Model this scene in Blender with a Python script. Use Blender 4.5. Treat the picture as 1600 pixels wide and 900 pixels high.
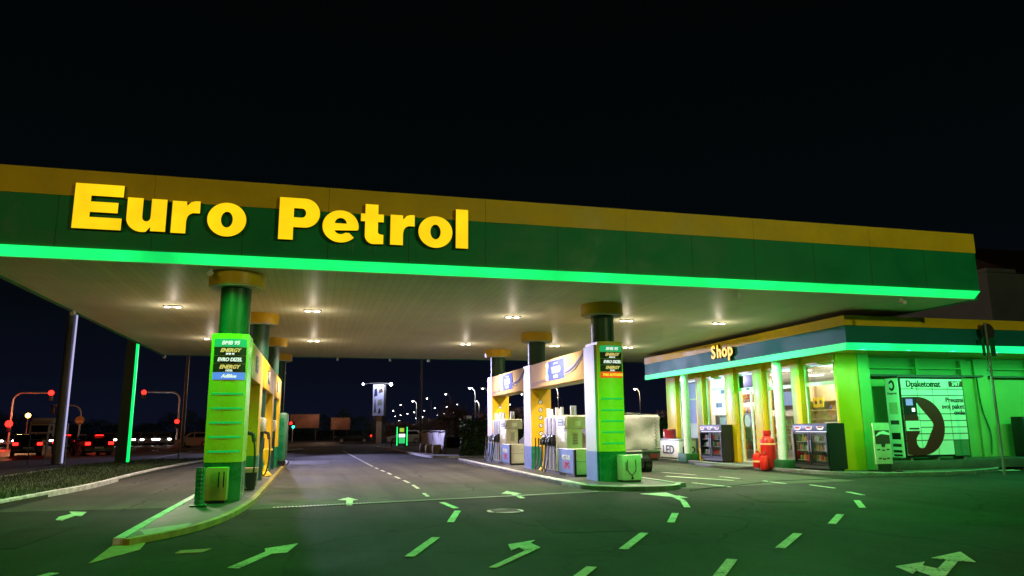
import bpy, bmesh, math, random
from mathutils import Vector, Matrix
R = math.radians
rnd = random.Random(7)
scene = bpy.context.scene
COL = scene.collection
for o in list(bpy.data.objects): bpy.data.objects.remove(o)

# ------------------------------------------------------------------ materials
def lin(r, g, b):
    def f(c):
        c /= 255.0
        return c / 12.92 if c <= .04045 else ((c + .055) / 1.055) ** 2.4
    return (f(r), f(g), f(b))

def P(name, c, rough=.5, metal=0, var=.12, vs=3.0, bump=0, bs=40, spec=.5, coat=0, stain=0, ss=.35, trans=0, alpha=1):
    m = bpy.data.materials.new(name); m.use_nodes = True
    nt = m.node_tree; n = nt.nodes; l = nt.links
    b = n['Principled BSDF']
    b.inputs['Roughness'].default_value = rough
    b.inputs['Metallic'].default_value = metal
    b.inputs['Specular IOR Level'].default_value = spec
    b.inputs['Coat Weight'].default_value = coat
    b.inputs['Transmission Weight'].default_value = trans
    b.inputs['Alpha'].default_value = alpha
    tc = n.new('ShaderNodeTexCoord')
    nz = n.new('ShaderNodeTexNoise'); nz.inputs['Scale'].default_value = vs; nz.inputs['Detail'].default_value = 6
    l.new(tc.outputs['Object'], nz.inputs['Vector'])
    mr = n.new('ShaderNodeMapRange'); mr.inputs[1].default_value = .3; mr.inputs[2].default_value = .7
    mr.inputs[3].default_value = 1 - var; mr.inputs[4].default_value = 1 + var
    l.new(nz.outputs['Fac'], mr.inputs[0])
    mx = n.new('ShaderNodeVectorMath'); mx.operation = 'SCALE'; mx.inputs[0].default_value = c
    l.new(mr.outputs[0], mx.inputs['Scale'])
    out = mx.outputs[0]
    if stain:
        n2 = n.new('ShaderNodeTexNoise'); n2.inputs['Scale'].default_value = ss; n2.inputs['Detail'].default_value = 8; n2.inputs['Roughness'].default_value = .65
        l.new(tc.outputs['Object'], n2.inputs['Vector'])
        m2 = n.new('ShaderNodeMapRange'); m2.inputs[1].default_value = .38; m2.inputs[2].default_value = .62
        m2.inputs[3].default_value = 1 - stain; m2.inputs[4].default_value = 1.05
        l.new(n2.outputs['Fac'], m2.inputs[0])
        s2 = n.new('ShaderNodeVectorMath'); s2.operation = 'SCALE'
        l.new(out, s2.inputs[0]); l.new(m2.outputs[0], s2.inputs['Scale']); out = s2.outputs[0]
        r2 = n.new('ShaderNodeMapRange'); r2.inputs[1].default_value = .35; r2.inputs[2].default_value = .65
        r2.inputs[3].default_value = max(.05, rough - .15); r2.inputs[4].default_value = min(1, rough + .1)
        l.new(n2.outputs['Fac'], r2.inputs[0]); l.new(r2.outputs[0], b.inputs['Roughness'])
    l.new(out, b.inputs['Base Color'])
    if bump:
        nb = n.new('ShaderNodeTexNoise'); nb.inputs['Scale'].default_value = bs; nb.inputs['Detail'].default_value = 4
        l.new(tc.outputs['Object'], nb.inputs['Vector'])
        bp = n.new('ShaderNodeBump'); bp.inputs['Strength'].default_value = bump; bp.inputs['Distance'].default_value = .02
        l.new(nb.outputs['Fac'], bp.inputs['Height']); l.new(bp.outputs[0], b.inputs['Normal'])
    return m

def uneven(m, lo, hi, sc=.6):
    nt = m.node_tree; n = nt.nodes; l = nt.links; b = n['Principled BSDF']; tc = n.new('ShaderNodeTexCoord')
    a = n.new('ShaderNodeTexNoise'); a.inputs['Scale'].default_value = sc; a.inputs['Detail'].default_value = 4; l.new(tc.outputs['Object'], a.inputs['Vector'])
    mr = n.new('ShaderNodeMapRange'); mr.inputs[1].default_value = .32; mr.inputs[2].default_value = .68; mr.inputs[3].default_value = lo; mr.inputs[4].default_value = hi
    l.new(a.outputs['Fac'], mr.inputs[0]); l.new(mr.outputs[0], b.inputs['Emission Strength']); return m
def EM(name, c, s=1.0):
    m = bpy.data.materials.new(name); m.use_nodes = True
    nt = m.node_tree; n = nt.nodes
    b = n['Principled BSDF']
    b.inputs['Base Color'].default_value = (c[0] * .3, c[1] * .3, c[2] * .3, 1)
    b.inputs['Emission Color'].default_value = (*c, 1)
    b.inputs['Emission Strength'].default_value = s
    return m

M = {}
M['yellow'] = P('yellow_panel', (.72, .42, .004), .42, var=.04, vs=1.2, stain=.04, ss=1.1)
M['yellow_fascia'] = P('yellow_fascia', (.85, .54, .003), .6, var=.05, vs=.6, stain=.12, ss=.8)
M['green'] = P('green_panel', (.006, .19, .075), .32, var=.08, vs=1.5, stain=.15, ss=1.5)
M['green_fascia'] = P('green_fascia', (.004, .27, .105), .55, var=.06, vs=.8, stain=.12, ss=.9, spec=.3)
M['pier_lav_tint'] = P('pier_lav_tint', (.60, .60, .74), .5, var=.04)  # white with the lavender light tinted into the colour
M['green_col'] = P('green_column_paint', (.002, .05, .022), .45, var=.06, vs=2)
M['lime'] = P('lime_panel', (.62, .66, .03), .38, var=.03, vs=1.4, stain=.06, ss=1.3)
M['white'] = P('white_paint', (.70, .70, .68), .55, var=.05, stain=.08, ss=1.5)
M['offwhite'] = P('cream_metal', (.62, .62, .50), .38, var=.05, stain=.1, ss=2)
M['beige'] = P('beige_box', (.55, .56, .40), .45, var=.05, stain=.1, ss=3)
M['blue'] = P('blue_sticker', (.16, .26, .75), .35, var=.1, vs=2)
M['navy'] = P('navy', (.02, .025, .09), .35)
M['black'] = P('black_plastic', (.012, .012, .013), .4)
M['rubber'] = P('rubber', (.012, .012, .012), .6)
M['darkgrey'] = P('dark_grey', (.04, .04, .042), .45)
M['grey'] = P('grey_metal', (.3, .3, .31), .35, metal=.7)
M['pole_grey'] = P('pole_grey', (.16, .16, .16), .5, metal=.3)
M['pole_green'] = P('pole_green', (.005, .045, .02), .4)
M['red'] = P('red_paint', (.62, .012, .01), .3)
M['maroon'] = P('maroon_vinyl', (.10, .008, .008), .4)
M['tarp'] = P('tarp', (.37, .345, .29), .7, var=.12, vs=2, bump=.9, bs=2.5, stain=.3, ss=1.5)
M['hedge'] = P('hedge_leaf', (.02, .05, .015), .6, var=.5, vs=3)
M['grass'] = P('grass_blade', (.045, .075, .018), .7, var=.4, vs=1)
M['soil'] = P('soil', (.035, .045, .018), .9, var=.4, vs=6, bump=.6, bs=25)
M['bark'] = P('bark', (.12, .07, .05), .8, var=.3, vs=4)
M['silver'] = P('galvanised', (.45, .46, .47), .35, metal=.6)
M['blue_adblue'] = EM('label_blue', (.10, .24, .85), .9)
M['sticker_green'] = EM('label_green', (.01, .45, .14), .8)
M['sticker_orange'] = EM('label_orange', (.95, .08, .01), .8)
M['ink'] = P('ink', (.01, .01, .01), .5)
M['text_white'] = P('text_white', (.85, .85, .85), .4, var=.0)
M['text_gold'] = EM('text_gold', (.85, .62, .18), .75)
M['text_yellow'] = EM('text_yellow', (.95, .70, .03), .9)
M['lit_digits'] = EM('lit_digits', (.5, .7, .6), .5)
M['text_lit'] = EM('text_lit', (.85, .9, .85), .85)
M['logo_blue'] = P('logo_blue', (.10, .13, .50), .8, spec=.1)
M['lav2'] = P('lavender_print', (.42, .30, .62), .4)
M['header_lav_wash'] = P('header_lav_wash', (.78, .52, .25), .8, var=.05, vs=1.2, spec=.1)  # yellow board with its wash of lavender light mixed into the colour
M['lime_white'] = P('white_frame', (.70, .74, .70), .35)
M['pole_lamp'] = P('lamp_pole_grey', (.07, .07, .07), .6)
M['glass'] = P('window_glass', (1, 1, 1), .02, var=0, trans=1.0, spec=.5)
M['glass'].node_tree.nodes['Principled BSDF'].inputs['IOR'].default_value = 1.08
M['dark_glass'] = P('dark_glass', (.008, .01, .012), .06)
M['paint_mark'] = P('road_paint', (.66, .66, .55), .75, var=.12, vs=12, stain=.25, ss=5, bump=.2, bs=60)
def worn(m, dark=(.035, .034, .030)):
    nt = m.node_tree; n = nt.nodes; l = nt.links; b = n['Principled BSDF']
    tc = n.new('ShaderNodeTexCoord'); a = n.new('ShaderNodeTexNoise'); a.inputs['Scale'].default_value = 38; a.inputs['Detail'].default_value = 5; a.inputs['Roughness'].default_value = .7; l.new(tc.outputs['Object'], a.inputs['Vector'])
    c = n.new('ShaderNodeTexNoise'); c.inputs['Scale'].default_value = 2.2; l.new(tc.outputs['Object'], c.inputs['Vector'])
    ad = n.new('ShaderNodeMath'); ad.operation = 'MULTIPLY_ADD'; ad.inputs[1].default_value = .55; l.new(c.outputs['Fac'], ad.inputs[0]); l.new(a.outputs['Fac'], ad.inputs[2])
    mr = n.new('ShaderNodeMapRange'); mr.inputs[1].default_value = .83; mr.inputs[2].default_value = .93; l.new(ad.outputs[0], mr.inputs[0])
    mx = n.new('ShaderNodeMix'); mx.data_type = 'RGBA'; src = b.inputs['Base Color'].links[0].from_socket; l.new(mr.outputs[0], mx.inputs[0]); l.new(src, mx.inputs[6]); mx.inputs[7].default_value = (*dark, 1); l.new(mx.outputs[2], b.inputs['Base Color'])
worn(M['paint_mark'])
M['kerb'] = P('kerb_concrete', (.42, .42, .40), .65, var=.15, vs=5, stain=.3, ss=2, bump=.4, bs=30)
M['kerb_white'] = P('white_and_lit_kerb', (.70, .70, .68), .7, var=.15, vs=5, stain=.3, ss=2.5, bump=.4, bs=30)
M['kerb_yellow'] = P('kerb_yellow_paint', (.40, .30, .06), .7, var=.2, vs=5, stain=.45, ss=3, bump=.4, bs=30)
M['kerb_orange'] = P('worn_orange_paint', (.40, .20, .07), .7, var=.3, vs=9, stain=.4, ss=5)
M['pave'] = P('island_paving', (.085, .08, .07), .55, var=.15, vs=4, stain=.35, ss=.9, bump=.3, bs=40)
M['gravel'] = P('gravel_ground', (.13, .12, .12), .9, var=.35, vs=14, bump=.8, bs=30)
M['building'] = P('building_render', (.42, .42, .46), .8, var=.12, vs=.4, stain=.2, ss=.15)
M['roof_tile'] = P('roof_tiles', (.12, .05, .04), .8, var=.2, vs=2)
M['tile_shop'] = P('shop_wall', (.20, .46, .13), .55, var=.04, vs=.7, stain=.1, ss=.8)

STRIP = uneven(EM('green_neon', (0.01, 1.0, .17), 1), .75, 1.6)
M['letter_face'] = uneven(EM('letter_face', (1.0, .66, .005), 1.0), .92, 1.12, 1.6)
M['bulb'] = EM('downlight_bulb', (1.0, .86, .68), 22)
M['lampwhite'] = EM('street_lamp_bulb', (1.0, .9, .78), 30)
M['lampcool'] = EM('street_lamp_cool', (.85, .87, 1.0), 40)
M['led_line'] = EM('led_groove', (.0, .80, .14), .40)
M['redlight'] = EM('red_light', (1.0, .012, .008), 7)
M['amber'] = EM('amber_light', (1.0, .45, .06), 18)
M['greenlight'] = EM('green_light', (.02, .9, .5), 6)
M['headlight'] = EM('head_light', (1.0, .93, .82), 22)
M['ceiling_lit'] = EM('shop_ceiling_panel', (1.0, .93, .82), 5)
M['poster_lit'] = EM('lit_poster', (.86, .92, 1.0), 1.6)
M['screen'] = EM('screen_blue', (.28, .36, .9), .7)
M['lav_lit_side'] = EM('mast_lit_side', (.62, .60, 1.0), .75)
M['menu'] = EM('menu_board', (.35, .5, .95), .7)

# soffit: long metal planks running along Y
def soffit_mat():
    m = P('soffit_planks', (.80, .77, .56), .45, metal=.0, var=.05, vs=.8, spec=.05)
    nt = m.node_tree; n = nt.nodes; l = nt.links; b = n['Principled BSDF']
    tc = n.new('ShaderNodeTexCoord'); sp = n.new('ShaderNodeSeparateXYZ'); l.new(tc.outputs['Object'], sp.inputs[0])
    def line(axis, period, w):
        d = n.new('ShaderNodeMath'); d.operation = 'DIVIDE'; d.inputs[1].default_value = period; l.new(sp.outputs[axis], d.inputs[0])
        fr = n.new('ShaderNodeMath'); fr.operation = 'FRACT'; l.new(d.outputs[0], fr.inputs[0])
        lt = n.new('ShaderNodeMath'); lt.operation = 'LESS_THAN'; lt.inputs[1].default_value = w; l.new(fr.outputs[0], lt.inputs[0])
        return lt, d
    a, d = line('X', .20, .07); c, _ = line('Y', 7.6, .004)
    mx = n.new('ShaderNodeMath'); mx.operation = 'MAXIMUM'; l.new(a.outputs[0], mx.inputs[0]); l.new(c.outputs[0], mx.inputs[1])
    fl = n.new('ShaderNodeMath'); fl.operation = 'FLOOR'; l.new(d.outputs[0], fl.inputs[0])
    wn = n.new('ShaderNodeTexWhiteNoise'); wn.noise_dimensions = '1D'; l.new(fl.outputs[0], wn.inputs['W'])
    mr = n.new('ShaderNodeMapRange'); mr.inputs[3].default_value = .96; mr.inputs[4].default_value = 1.03; l.new(wn.outputs['Value'], mr.inputs[0])
    gr = n.new('ShaderNodeMapRange'); gr.inputs[3].default_value = 1; gr.inputs[4].default_value = .78; l.new(mx.outputs[0], gr.inputs[0])
    mu = n.new('ShaderNodeMath'); mu.operation = 'MULTIPLY'; l.new(mr.outputs[0], mu.inputs[0]); l.new(gr.outputs[0], mu.inputs[1])
    src = b.inputs['Base Color'].links[0].from_socket
    sc = n.new('ShaderNodeVectorMath'); sc.operation = 'SCALE'; l.new(src, sc.inputs[0]); l.new(mu.outputs[0], sc.inputs['Scale']); l.new(sc.outputs[0], b.inputs['Base Color'])
    # waviness stretched along the planks
    mp = n.new('ShaderNodeMapping'); mp.inputs['Scale'].default_value = (5, .35, 1); l.new(tc.outputs['Object'], mp.inputs[0])
    nz = n.new('ShaderNodeTexNoise'); nz.inputs['Scale'].default_value = 1.5; l.new(mp.outputs[0], nz.inputs['Vector'])
    bp = n.new('ShaderNodeBump'); bp.inputs['Strength'].default_value = .15; bp.inputs['Distance'].default_value = .01; l.new(nz.outputs['Fac'], bp.inputs['Height']); l.new(bp.outputs[0], b.inputs['Normal'])
    return m
M['soffit'] = soffit_mat()

def asphalt(name, c, rough, var, blot, cracks=True):
    m = P(name, c, rough, var=var, vs=70, stain=blot, ss=.22, bump=.8, bs=80, spec=.12)
    nt = m.node_tree; n = nt.nodes; l = nt.links; b = n['Principled BSDF']
    tc = n.new('ShaderNodeTexCoord')
    def mul(fac, lo, hi, a, z):
        mr = n.new('ShaderNodeMapRange'); mr.inputs[1].default_value = lo; mr.inputs[2].default_value = hi; mr.inputs[3].default_value = a; mr.inputs[4].default_value = z
        l.new(fac, mr.inputs[0]); src = b.inputs['Base Color'].links[0].from_socket
        sc = n.new('ShaderNodeVectorMath'); sc.operation = 'SCALE'; l.new(src, sc.inputs[0]); l.new(mr.outputs[0], sc.inputs['Scale']); l.new(sc.outputs[0], b.inputs['Base Color'])
    # tyre-worn streaks along the lanes
    mp = n.new('ShaderNodeMapping'); mp.inputs['Scale'].default_value = (1.5, .07, 1); mp.inputs['Rotation'].default_value = (0, 0, R(6)); l.new(tc.outputs['Object'], mp.inputs[0])
    nz = n.new('ShaderNodeTexNoise'); nz.inputs['Scale'].default_value = 1.0; nz.inputs['Detail'].default_value = 5; l.new(mp.outputs[0], nz.inputs['Vector']); mul(nz.outputs['Fac'], .35, .65, .76, 1.15)
    # stone chips and small oil drips
    vo = n.new('ShaderNodeTexVoronoi'); vo.inputs['Scale'].default_value = 48; l.new(tc.outputs['Object'], vo.inputs['Vector']); mul(vo.outputs['Distance'], .1, .5, 1.35, .8)
    v2 = n.new('ShaderNodeTexVoronoi'); v2.inputs['Scale'].default_value = .9; l.new(tc.outputs['Object'], v2.inputs['Vector']); mul(v2.outputs['Distance'], .05, .13, .45, 1.0)
    # hairline cracks
    nw = n.new('ShaderNodeTexNoise'); nw.inputs['Scale'].default_value = 1.3; nw.inputs['Detail'].default_value = 6; l.new(tc.outputs['Object'], nw.inputs['Vector'])
    mxv = n.new('ShaderNodeMix'); mxv.data_type = 'VECTOR'; mxv.inputs[0].default_value = .35; l.new(tc.outputs['Object'], mxv.inputs[4]); l.new(nw.outputs['Color'], mxv.inputs[5])
    v3 = n.new('ShaderNodeTexVoronoi'); v3.feature = 'DISTANCE_TO_EDGE'; v3.inputs['Scale'].default_value = .42; l.new(mxv.outputs[1], v3.inputs['Vector']); mul(v3.outputs['Distance'], .002, .009, .45, 1.0)
    return m
M['asphalt'] = asphalt('asphalt', (.034, .033, .028), .8, .35, .4)
M['concrete'] = asphalt('forecourt_concrete', (.105, .096, .080), .75, .2, .45)
M['road'] = asphalt('road_asphalt', (.075, .068, .062), .55, .25, .3)

# ------------------------------------------------------------------ mesh builder
class MB:
    def __init__(s): s.v = []; s.f = []
    def add(s, vs, fs):
        k = len(s.v); s.v += [tuple(v) for v in vs]; s.f += [tuple(i + k for i in f) for f in fs]; return s
    def box(s, x0, x1, y0, y1, z0, z1, bev=0):
        if bev:
            bm = bmesh.new(); bmesh.ops.create_cube(bm, size=1)
            for v in bm.verts:
                v.co = Vector(((x0 + x1) / 2 + v.co.x * (x1 - x0), (y0 + y1) / 2 + v.co.y * (y1 - y0), (z0 + z1) / 2 + v.co.z * (z1 - z0)))
            bmesh.ops.bevel(bm, geom=bm.edges[:], offset=bev, segments=2, affect='EDGES', profile=.5)
            bm.verts.index_update()
            s.add([v.co[:] for v in bm.verts], [[v.index for v in f.verts] for f in bm.faces]); bm.free(); return s
        return s.add([(x0, y0, z0), (x1, y0, z0), (x1, y1, z0), (x0, y1, z0), (x0, y0, z1), (x1, y0, z1), (x1, y1, z1), (x0, y1, z1)],
                     [(0, 3, 2, 1), (4, 5, 6, 7), (0, 1, 5, 4), (1, 2, 6, 5), (2, 3, 7, 6), (3, 0, 4, 7)])
    def lathe(s, x, y, prof, n=24, axis='Z'):
        vs = []; fs = []
        for (r, z) in prof:
            for i in range(n):
                a = 2 * math.pi * i / n
                if axis == 'Z': vs.append((x + r * math.cos(a), y + r * math.sin(a), z))
        m = len(prof)
        for j in range(m - 1):
            for i in range(n):
                fs.append((j * n + i, j * n + (i + 1) % n, (j + 1) * n + (i + 1) % n, (j + 1) * n + i))
        fs.append(tuple(range(n - 1, -1, -1))); fs.append(tuple(range((m - 1) * n, m * n)))
        return s.add(vs, fs)
    def cyl(s, x, y, z0, z1, r, r2=None, n=20):
        return s.lathe(x, y, [(r, z0), (r if r2 is None else r2, z1)], n)
    def disc(s, c, nrm, r, t, n=20):
        """short cylinder with its axis along nrm"""
        a = Vector(c); nn = Vector(nrm).normalized()
        return s.tube([a, a + nn * t], r, n)
    def tube(s, pts, r, n=8, r2=None):
        pts = [Vector(p) for p in pts]; vs = []; fs = []
        k = len(pts); up = None
        for i, p in enumerate(pts):
            d = (pts[min(i + 1, k - 1)] - pts[max(i - 1, 0)]).normalized()
            if up is None:
                up = Vector((0, 0, 1)) if abs(d.z) < .9 else Vector((1, 0, 0))
            a = d.cross(up).normalized(); b = a.cross(d).normalized(); up = b
            rr = r if r2 is None else r + (r2 - r) * i / (k - 1)
            for j in range(n):
                t = 2 * math.pi * j / n
                vs.append(p + a * math.cos(t) * rr + b * math.sin(t) * rr)
        for i in range(k - 1):
            for j in range(n):
                fs.append((i * n + j, i * n + (j + 1) % n, (i + 1) * n + (j + 1) % n, (i + 1) * n + j))
        fs.append(tuple(range(n - 1, -1, -1))); fs.append(tuple(range((k - 1) * n, k * n)))
        return s.add(vs, fs)
    def prism(s, poly, a, b, axis):
        """poly of 2D points extruded from a to b along axis: 'X' -> (y,z), 'Y' -> (x,z), 'Z' -> (x,y)"""
        def mk(p, t):
            return {'X': (t, p[0], p[1]), 'Y': (p[0], t, p[1]), 'Z': (p[0], p[1], t)}[axis]
        n = len(poly)
        vs = [mk(p, a) for p in poly] + [mk(p, b) for p in poly]
        fs = [tuple(range(n - 1, -1, -1)), tuple(range(n, 2 * n))] + [(i, (i + 1) % n, n + (i + 1) % n, n + i) for i in range(n)]
        return s.add(vs, fs)
    def sphere(s, c, r, n=12, sz=1):
        prof = [(max(.001, r * math.sin(math.pi * i / n)), c[2] - r * sz * math.cos(math.pi * i / n)) for i in range(n + 1)]
        return s.lathe(c[0], c[1], prof, n + 4)
    def mesh(s, name):
        me = bpy.data.meshes.new(name); me.from_pydata(s.v, [], s.f)
        bm = bmesh.new(); bm.from_mesh(me); bmesh.ops.recalc_face_normals(bm, faces=bm.faces); bm.to_mesh(me); bm.free()
        me.polygons.foreach_set('use_smooth', [True] * len(me.polygons)); me.set_sharp_from_angle(angle=R(32))
        return me

def tag(o, label=None, cat=None, group=None, kind=None):
    if label: o['label'] = label
    if cat: o['category'] = cat
    if group: o['group'] = group
    if kind: o['kind'] = kind
    return o
def link(o, parent=None):
    COL.objects.link(o)
    if parent: o.parent = parent
    return o
def thing(name, label, cat, loc=(0, 0, 0), rz=0, group=None):
    o = bpy.data.objects.new(name, None); o.empty_display_size = .2
    link(o); o.location = loc; o.rotation_euler = (0, 0, rz)
    return tag(o, label, cat, group)
def root_of(o):
    while o.parent: o = o.parent
    return o
def part(name, mb, mat, parent, world=True, label=None):
    me = mb.mesh(name); me.materials.append(M[mat] if isinstance(mat, str) else mat)
    if world and parent is not None:
        w = Matrix.Identity(4); p = parent; chain = []
        while p: chain.append(Matrix.LocRotScale(p.location, p.rotation_euler, None)); p = p.parent
        for c in reversed(chain): w = w @ c
        me.transform(w.inverted())
    o = bpy.data.objects.new(name, me); link(o, parent)
    if label: o['label'] = label
    return o
def single(name, mb, mat, label, cat, group=None, kind=None, base=None):
    me = mb.mesh(name); me.materials.append(M[mat] if isinstance(mat, str) else mat)
    o = bpy.data.objects.new(name, me); link(o)
    if base is not None:
        me.transform(Matrix.Translation(-Vector(base))); o.location = base
    return tag(o, label, cat, group, kind)
def struct(name, mb, mat):
    me = mb.mesh(name); me.materials.append(M[mat]); o = bpy.data.objects.new(name, me); link(o); o['kind'] = 'structure'; return o
def copy_tree(o, parent=None):
    c = o.copy(); COL.objects.link(c); c.parent = parent
    for ch in list(o.children): copy_tree(ch, c)
    return c

FACE = {'-Y': Matrix(((1, 0, 0), (0, 0, -1), (0, 1, 0))), '-X': Matrix(((0, 0, -1), (-1, 0, 0), (0, 1, 0))), '+X': Matrix(((0, 0, 1), (1, 0, 0), (0, 1, 0)))}
def text(name, s, size, pos, face, mat, parent=None, bold=0.0, ext=.003, shear=0, sx=1, align='CENTER', spacing=1.0):
    cu = bpy.data.curves.new(name, 'FONT'); cu.body = s; cu.size = size; cu.extrude = ext; cu.shear = shear
    cu.align_x = align; cu.align_y = 'CENTER'; cu.space_character = spacing; cu.resolution_u = 3
    t = bpy.data.objects.new(name, cu); COL.objects.link(t)
    bpy.context.view_layer.update()
    me = bpy.data.meshes.new_from_object(t.evaluated_get(bpy.context.evaluated_depsgraph_get()))
    bpy.data.objects.remove(t); bpy.data.curves.remove(cu)
    me.transform(Matrix.Diagonal((sx, 1, 1, 1)))
    if bold:
        bm = bmesh.new(); k = 0
        for dx, dy in ((0, 0), (bold, 0), (-bold, 0), (0, bold * .7), (0, -bold * .7), (bold * .7, bold * .5), (-bold * .7, -bold * .5), (bold * .7, -bold * .5), (-bold * .7, bold * .5)):
            m2 = me.copy(); m2.transform(Matrix.Translation((dx, dy, k * .0004))); bm.from_mesh(m2); bpy.data.meshes.remove(m2); k += 1
        bm.to_mesh(me); bm.free()
    me.transform(Matrix.Translation(pos) @ FACE[face].to_4x4())
    me.materials.clear(); me.materials.append(M[mat])
    if parent is not None:
        w = Matrix.Identity(4); p = parent; ch = []
        while p: ch.append(Matrix.LocRotScale(p.location, p.rotation_euler, None)); p = p.parent
        for c in reversed(ch): w = w @ c
        me.transform(w.inverted())
    o = bpy.data.objects.new(name, me); link(o, parent); return o

def shape2d(loops, ext, place):
    """filled outline with holes, extruded"""
    cu = bpy.data.curves.new('c', 'CURVE'); cu.dimensions = '2D'; cu.fill_mode = 'BOTH'; cu.extrude = ext
    for lp in loops:
        sp = cu.splines.new('POLY'); sp.points.add(len(lp) - 1); sp.use_cyclic_u = True
        for q, (x, y) in zip(sp.points, lp): q.co = (x, y, 0, 1)
    t = bpy.data.objects.new('c', cu); COL.objects.link(t); bpy.context.view_layer.update()
    me = bpy.data.meshes.new_from_object(t.evaluated_get(bpy.context.evaluated_depsgraph_get()))
    bpy.data.objects.remove(t); bpy.data.curves.remove(cu)
    me.transform(place)
    return me

# ------------------------------------------------------------------ camera
f = 1138.06; pi_, ro, ya = 0.1898269, -0.0089329, 0.25864217
fw = Vector((math.sin(ya) * math.cos(pi_), math.cos(ya) * math.cos(pi_), math.sin(pi_)))
r0 = Vector((math.cos(ya), -math.sin(ya), 0)); u0 = r0.cross(fw)
rr = r0 * math.cos(ro) + u0 * math.sin(ro); uu = -r0 * math.sin(ro) + u0 * math.cos(ro)
cam = bpy.data.cameras.new('camera'); cam.sensor_width = 36; cam.lens = f / 1600 * 36; cam.clip_end = 5000; cam.clip_start = .1
co = bpy.data.objects.new('camera', cam); link(co)
co.matrix_world = Matrix(((rr.x, uu.x, -fw.x, 0), (rr.y, uu.y, -fw.y, 0), (rr.z, uu.z, -fw.z, 1.6), (0, 0, 0, 1)))
scene.camera = co

# ------------------------------------------------------------------ world
w = bpy.data.worlds.new('World'); scene.world = w; w.use_nodes = True
nt = w.node_tree; n = nt.nodes; l = nt.links
bg = n['Background']; tc = n.new('ShaderNodeTexCoord'); sp = n.new('ShaderNodeSeparateXYZ'); l.new(tc.outputs['Generated'], sp.inputs[0])
cr = n.new('ShaderNodeValToRGB'); l.new(sp.outputs['Z'], cr.inputs[0])
e = cr.color_ramp.elements; e[0].position = 0; e[0].color = (.0038, .0048, .0135, 1); e[1].position = .5; e[1].color = (.0006, .0014, .0013, 1)
e.new(.16).color = (.0012, .0024, .0036, 1)
l.new(cr.outputs[0], bg.inputs['Color']); bg.inputs['Strength'].default_value = 1.0

# ------------------------------------------------------------------ ground
struct('ground', MB().box(-900, 900, -60, 1500, -.5, 0), 'asphalt')
struct('forecourt_slab', MB().prism([(-6.35, 17.6), (-2.8, 17.3), (-2.8, 16.1), (8.5, 17.75), (15.2, 18.6), (15.6, 39), (-6.0, 41.5)], -.1, .004, 'Z'), 'concrete')
struct('road', MB().prism([(-120, 50), (-17.2, 47.5), (-12, 63), (-9.8, 76), (60, 76), (160, 100), (160, 125), (-160, 125)], -.1, .004, 'Z'), 'road')
vb = [(-60, 26), (-10.95, 27), (-10.8, 38.5), (-9.2, 44), (-9.0, 60), (-11.8, 63.5), (-17.0, 47.2), (-60, 48)]
struct('path', MB().prism(vb, -.1, .03, 'Z'), 'gravel')
lk = [(-6.80, 10), (-6.72, 15), (-6.65, 18.9), (-6.44, 21.2), (-6.15, 24.3), (-6.2, 28.4), (-6.1, 33.8), (-5.4, 41.5), (-3.6, 52), (-1, 62)]
verge = lk + [(-9.0, 62), (-9.0, 44), (-10.6, 38.5), (-10.75, 27), (-11, 10)]
struct('verge', MB().prism(verge, -.1, .07, 'Z'), 'soil')

def ribbon(path, w_, z0, z1, side=1):
    """kerb strip following a polyline, w_ to the left of it"""
    a = []; b = []
    for i, p in enumerate(path):
        p = Vector(p); q = Vector(path[min(i + 1, len(path) - 1)]) - Vector(path[max(i - 1, 0)]); q.normalize()
        nn = Vector((-q.y, q.x)) * w_ * side; a.append(p); b.append(p + nn)
    mb = MB()
    for i in range(len(path) - 1):
        quad = [a[i], a[i + 1], b[i + 1], b[i]]
        mb.prism([tuple(v) for v in quad], z0, z1, 'Z')
    return mb
def smooth(path, k=6):
    out = []
    P_ = [Vector(p) for p in path]
    for i in range(len(P_) - 1):
        p0 = P_[max(i - 1, 0)]; p1 = P_[i]; p2 = P_[i + 1]; p3 = P_[min(i + 2, len(P_) - 1)]
        for j in range(k):
            t = j / k
            out.append(.5 * ((2 * p1) + (-p0 + p2) * t + (2 * p0 - 5 * p1 + 4 * p2 - p3) * t * t + (-p0 + 3 * p1 - 3 * p2 + p3) * t ** 3))
    out.append(P_[-1]); return [tuple(v) for v in out]
struct('kerb_verge', ribbon(smooth(lk), .16, -.05, .13), 'kerb_white')
struct('kerb_path', ribbon([(-11, 10), (-10.75, 27), (-10.6, 38.5), (-9.0, 44), (-9.0, 60)], .1, -.05, .1, -1), 'kerb')

# islands
isl1 = [(-2.73, 12.1), (-2.42, 12.2), (-1.95, 13.0), (-1.62, 14.2), (-1.45, 15.4), (-1.33, 17.2), (-1.3, 20), (-1.33, 39.2), (-2.7, 39.2), (-2.78, 22), (-2.72, 14)]
struct('pump_island_left', MB().prism(isl1, -.05, .09, 'Z'), 'pave')
struct('kerb_island_left_yellow', ribbon(smooth([(-2.52, 11.9), (-1.95, 12.9), (-1.60, 14.1), (-1.42, 15.4), (-1.30, 17.2), (-1.27, 20), (-1.3, 39.2)]), .12, -.05, .095), 'kerb_yellow')
struct('kerb_island_left_white', ribbon([(-2.62, 12.0), (-2.64, 14), (-2.68, 22), (-2.62, 39.2)], .14, -.05, .10, 1), 'kerb_white')
isl2 = smooth([(6.85, 36.5), (6.72, 25.2), (6.76, 19.6), (7.0, 18.35), (7.7, 17.75), (8.5, 17.55), (9.2, 17.85), (9.45, 18.6), (9.5, 20), (9.5, 36.5)])
struct('pump_island_right', MB().prism(isl2, -.05, .10, 'Z'), 'pave')
struct('kerb_island_right_near', ribbon(isl2[14:], .14, -.05, .118, 1), 'kerb')
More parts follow.
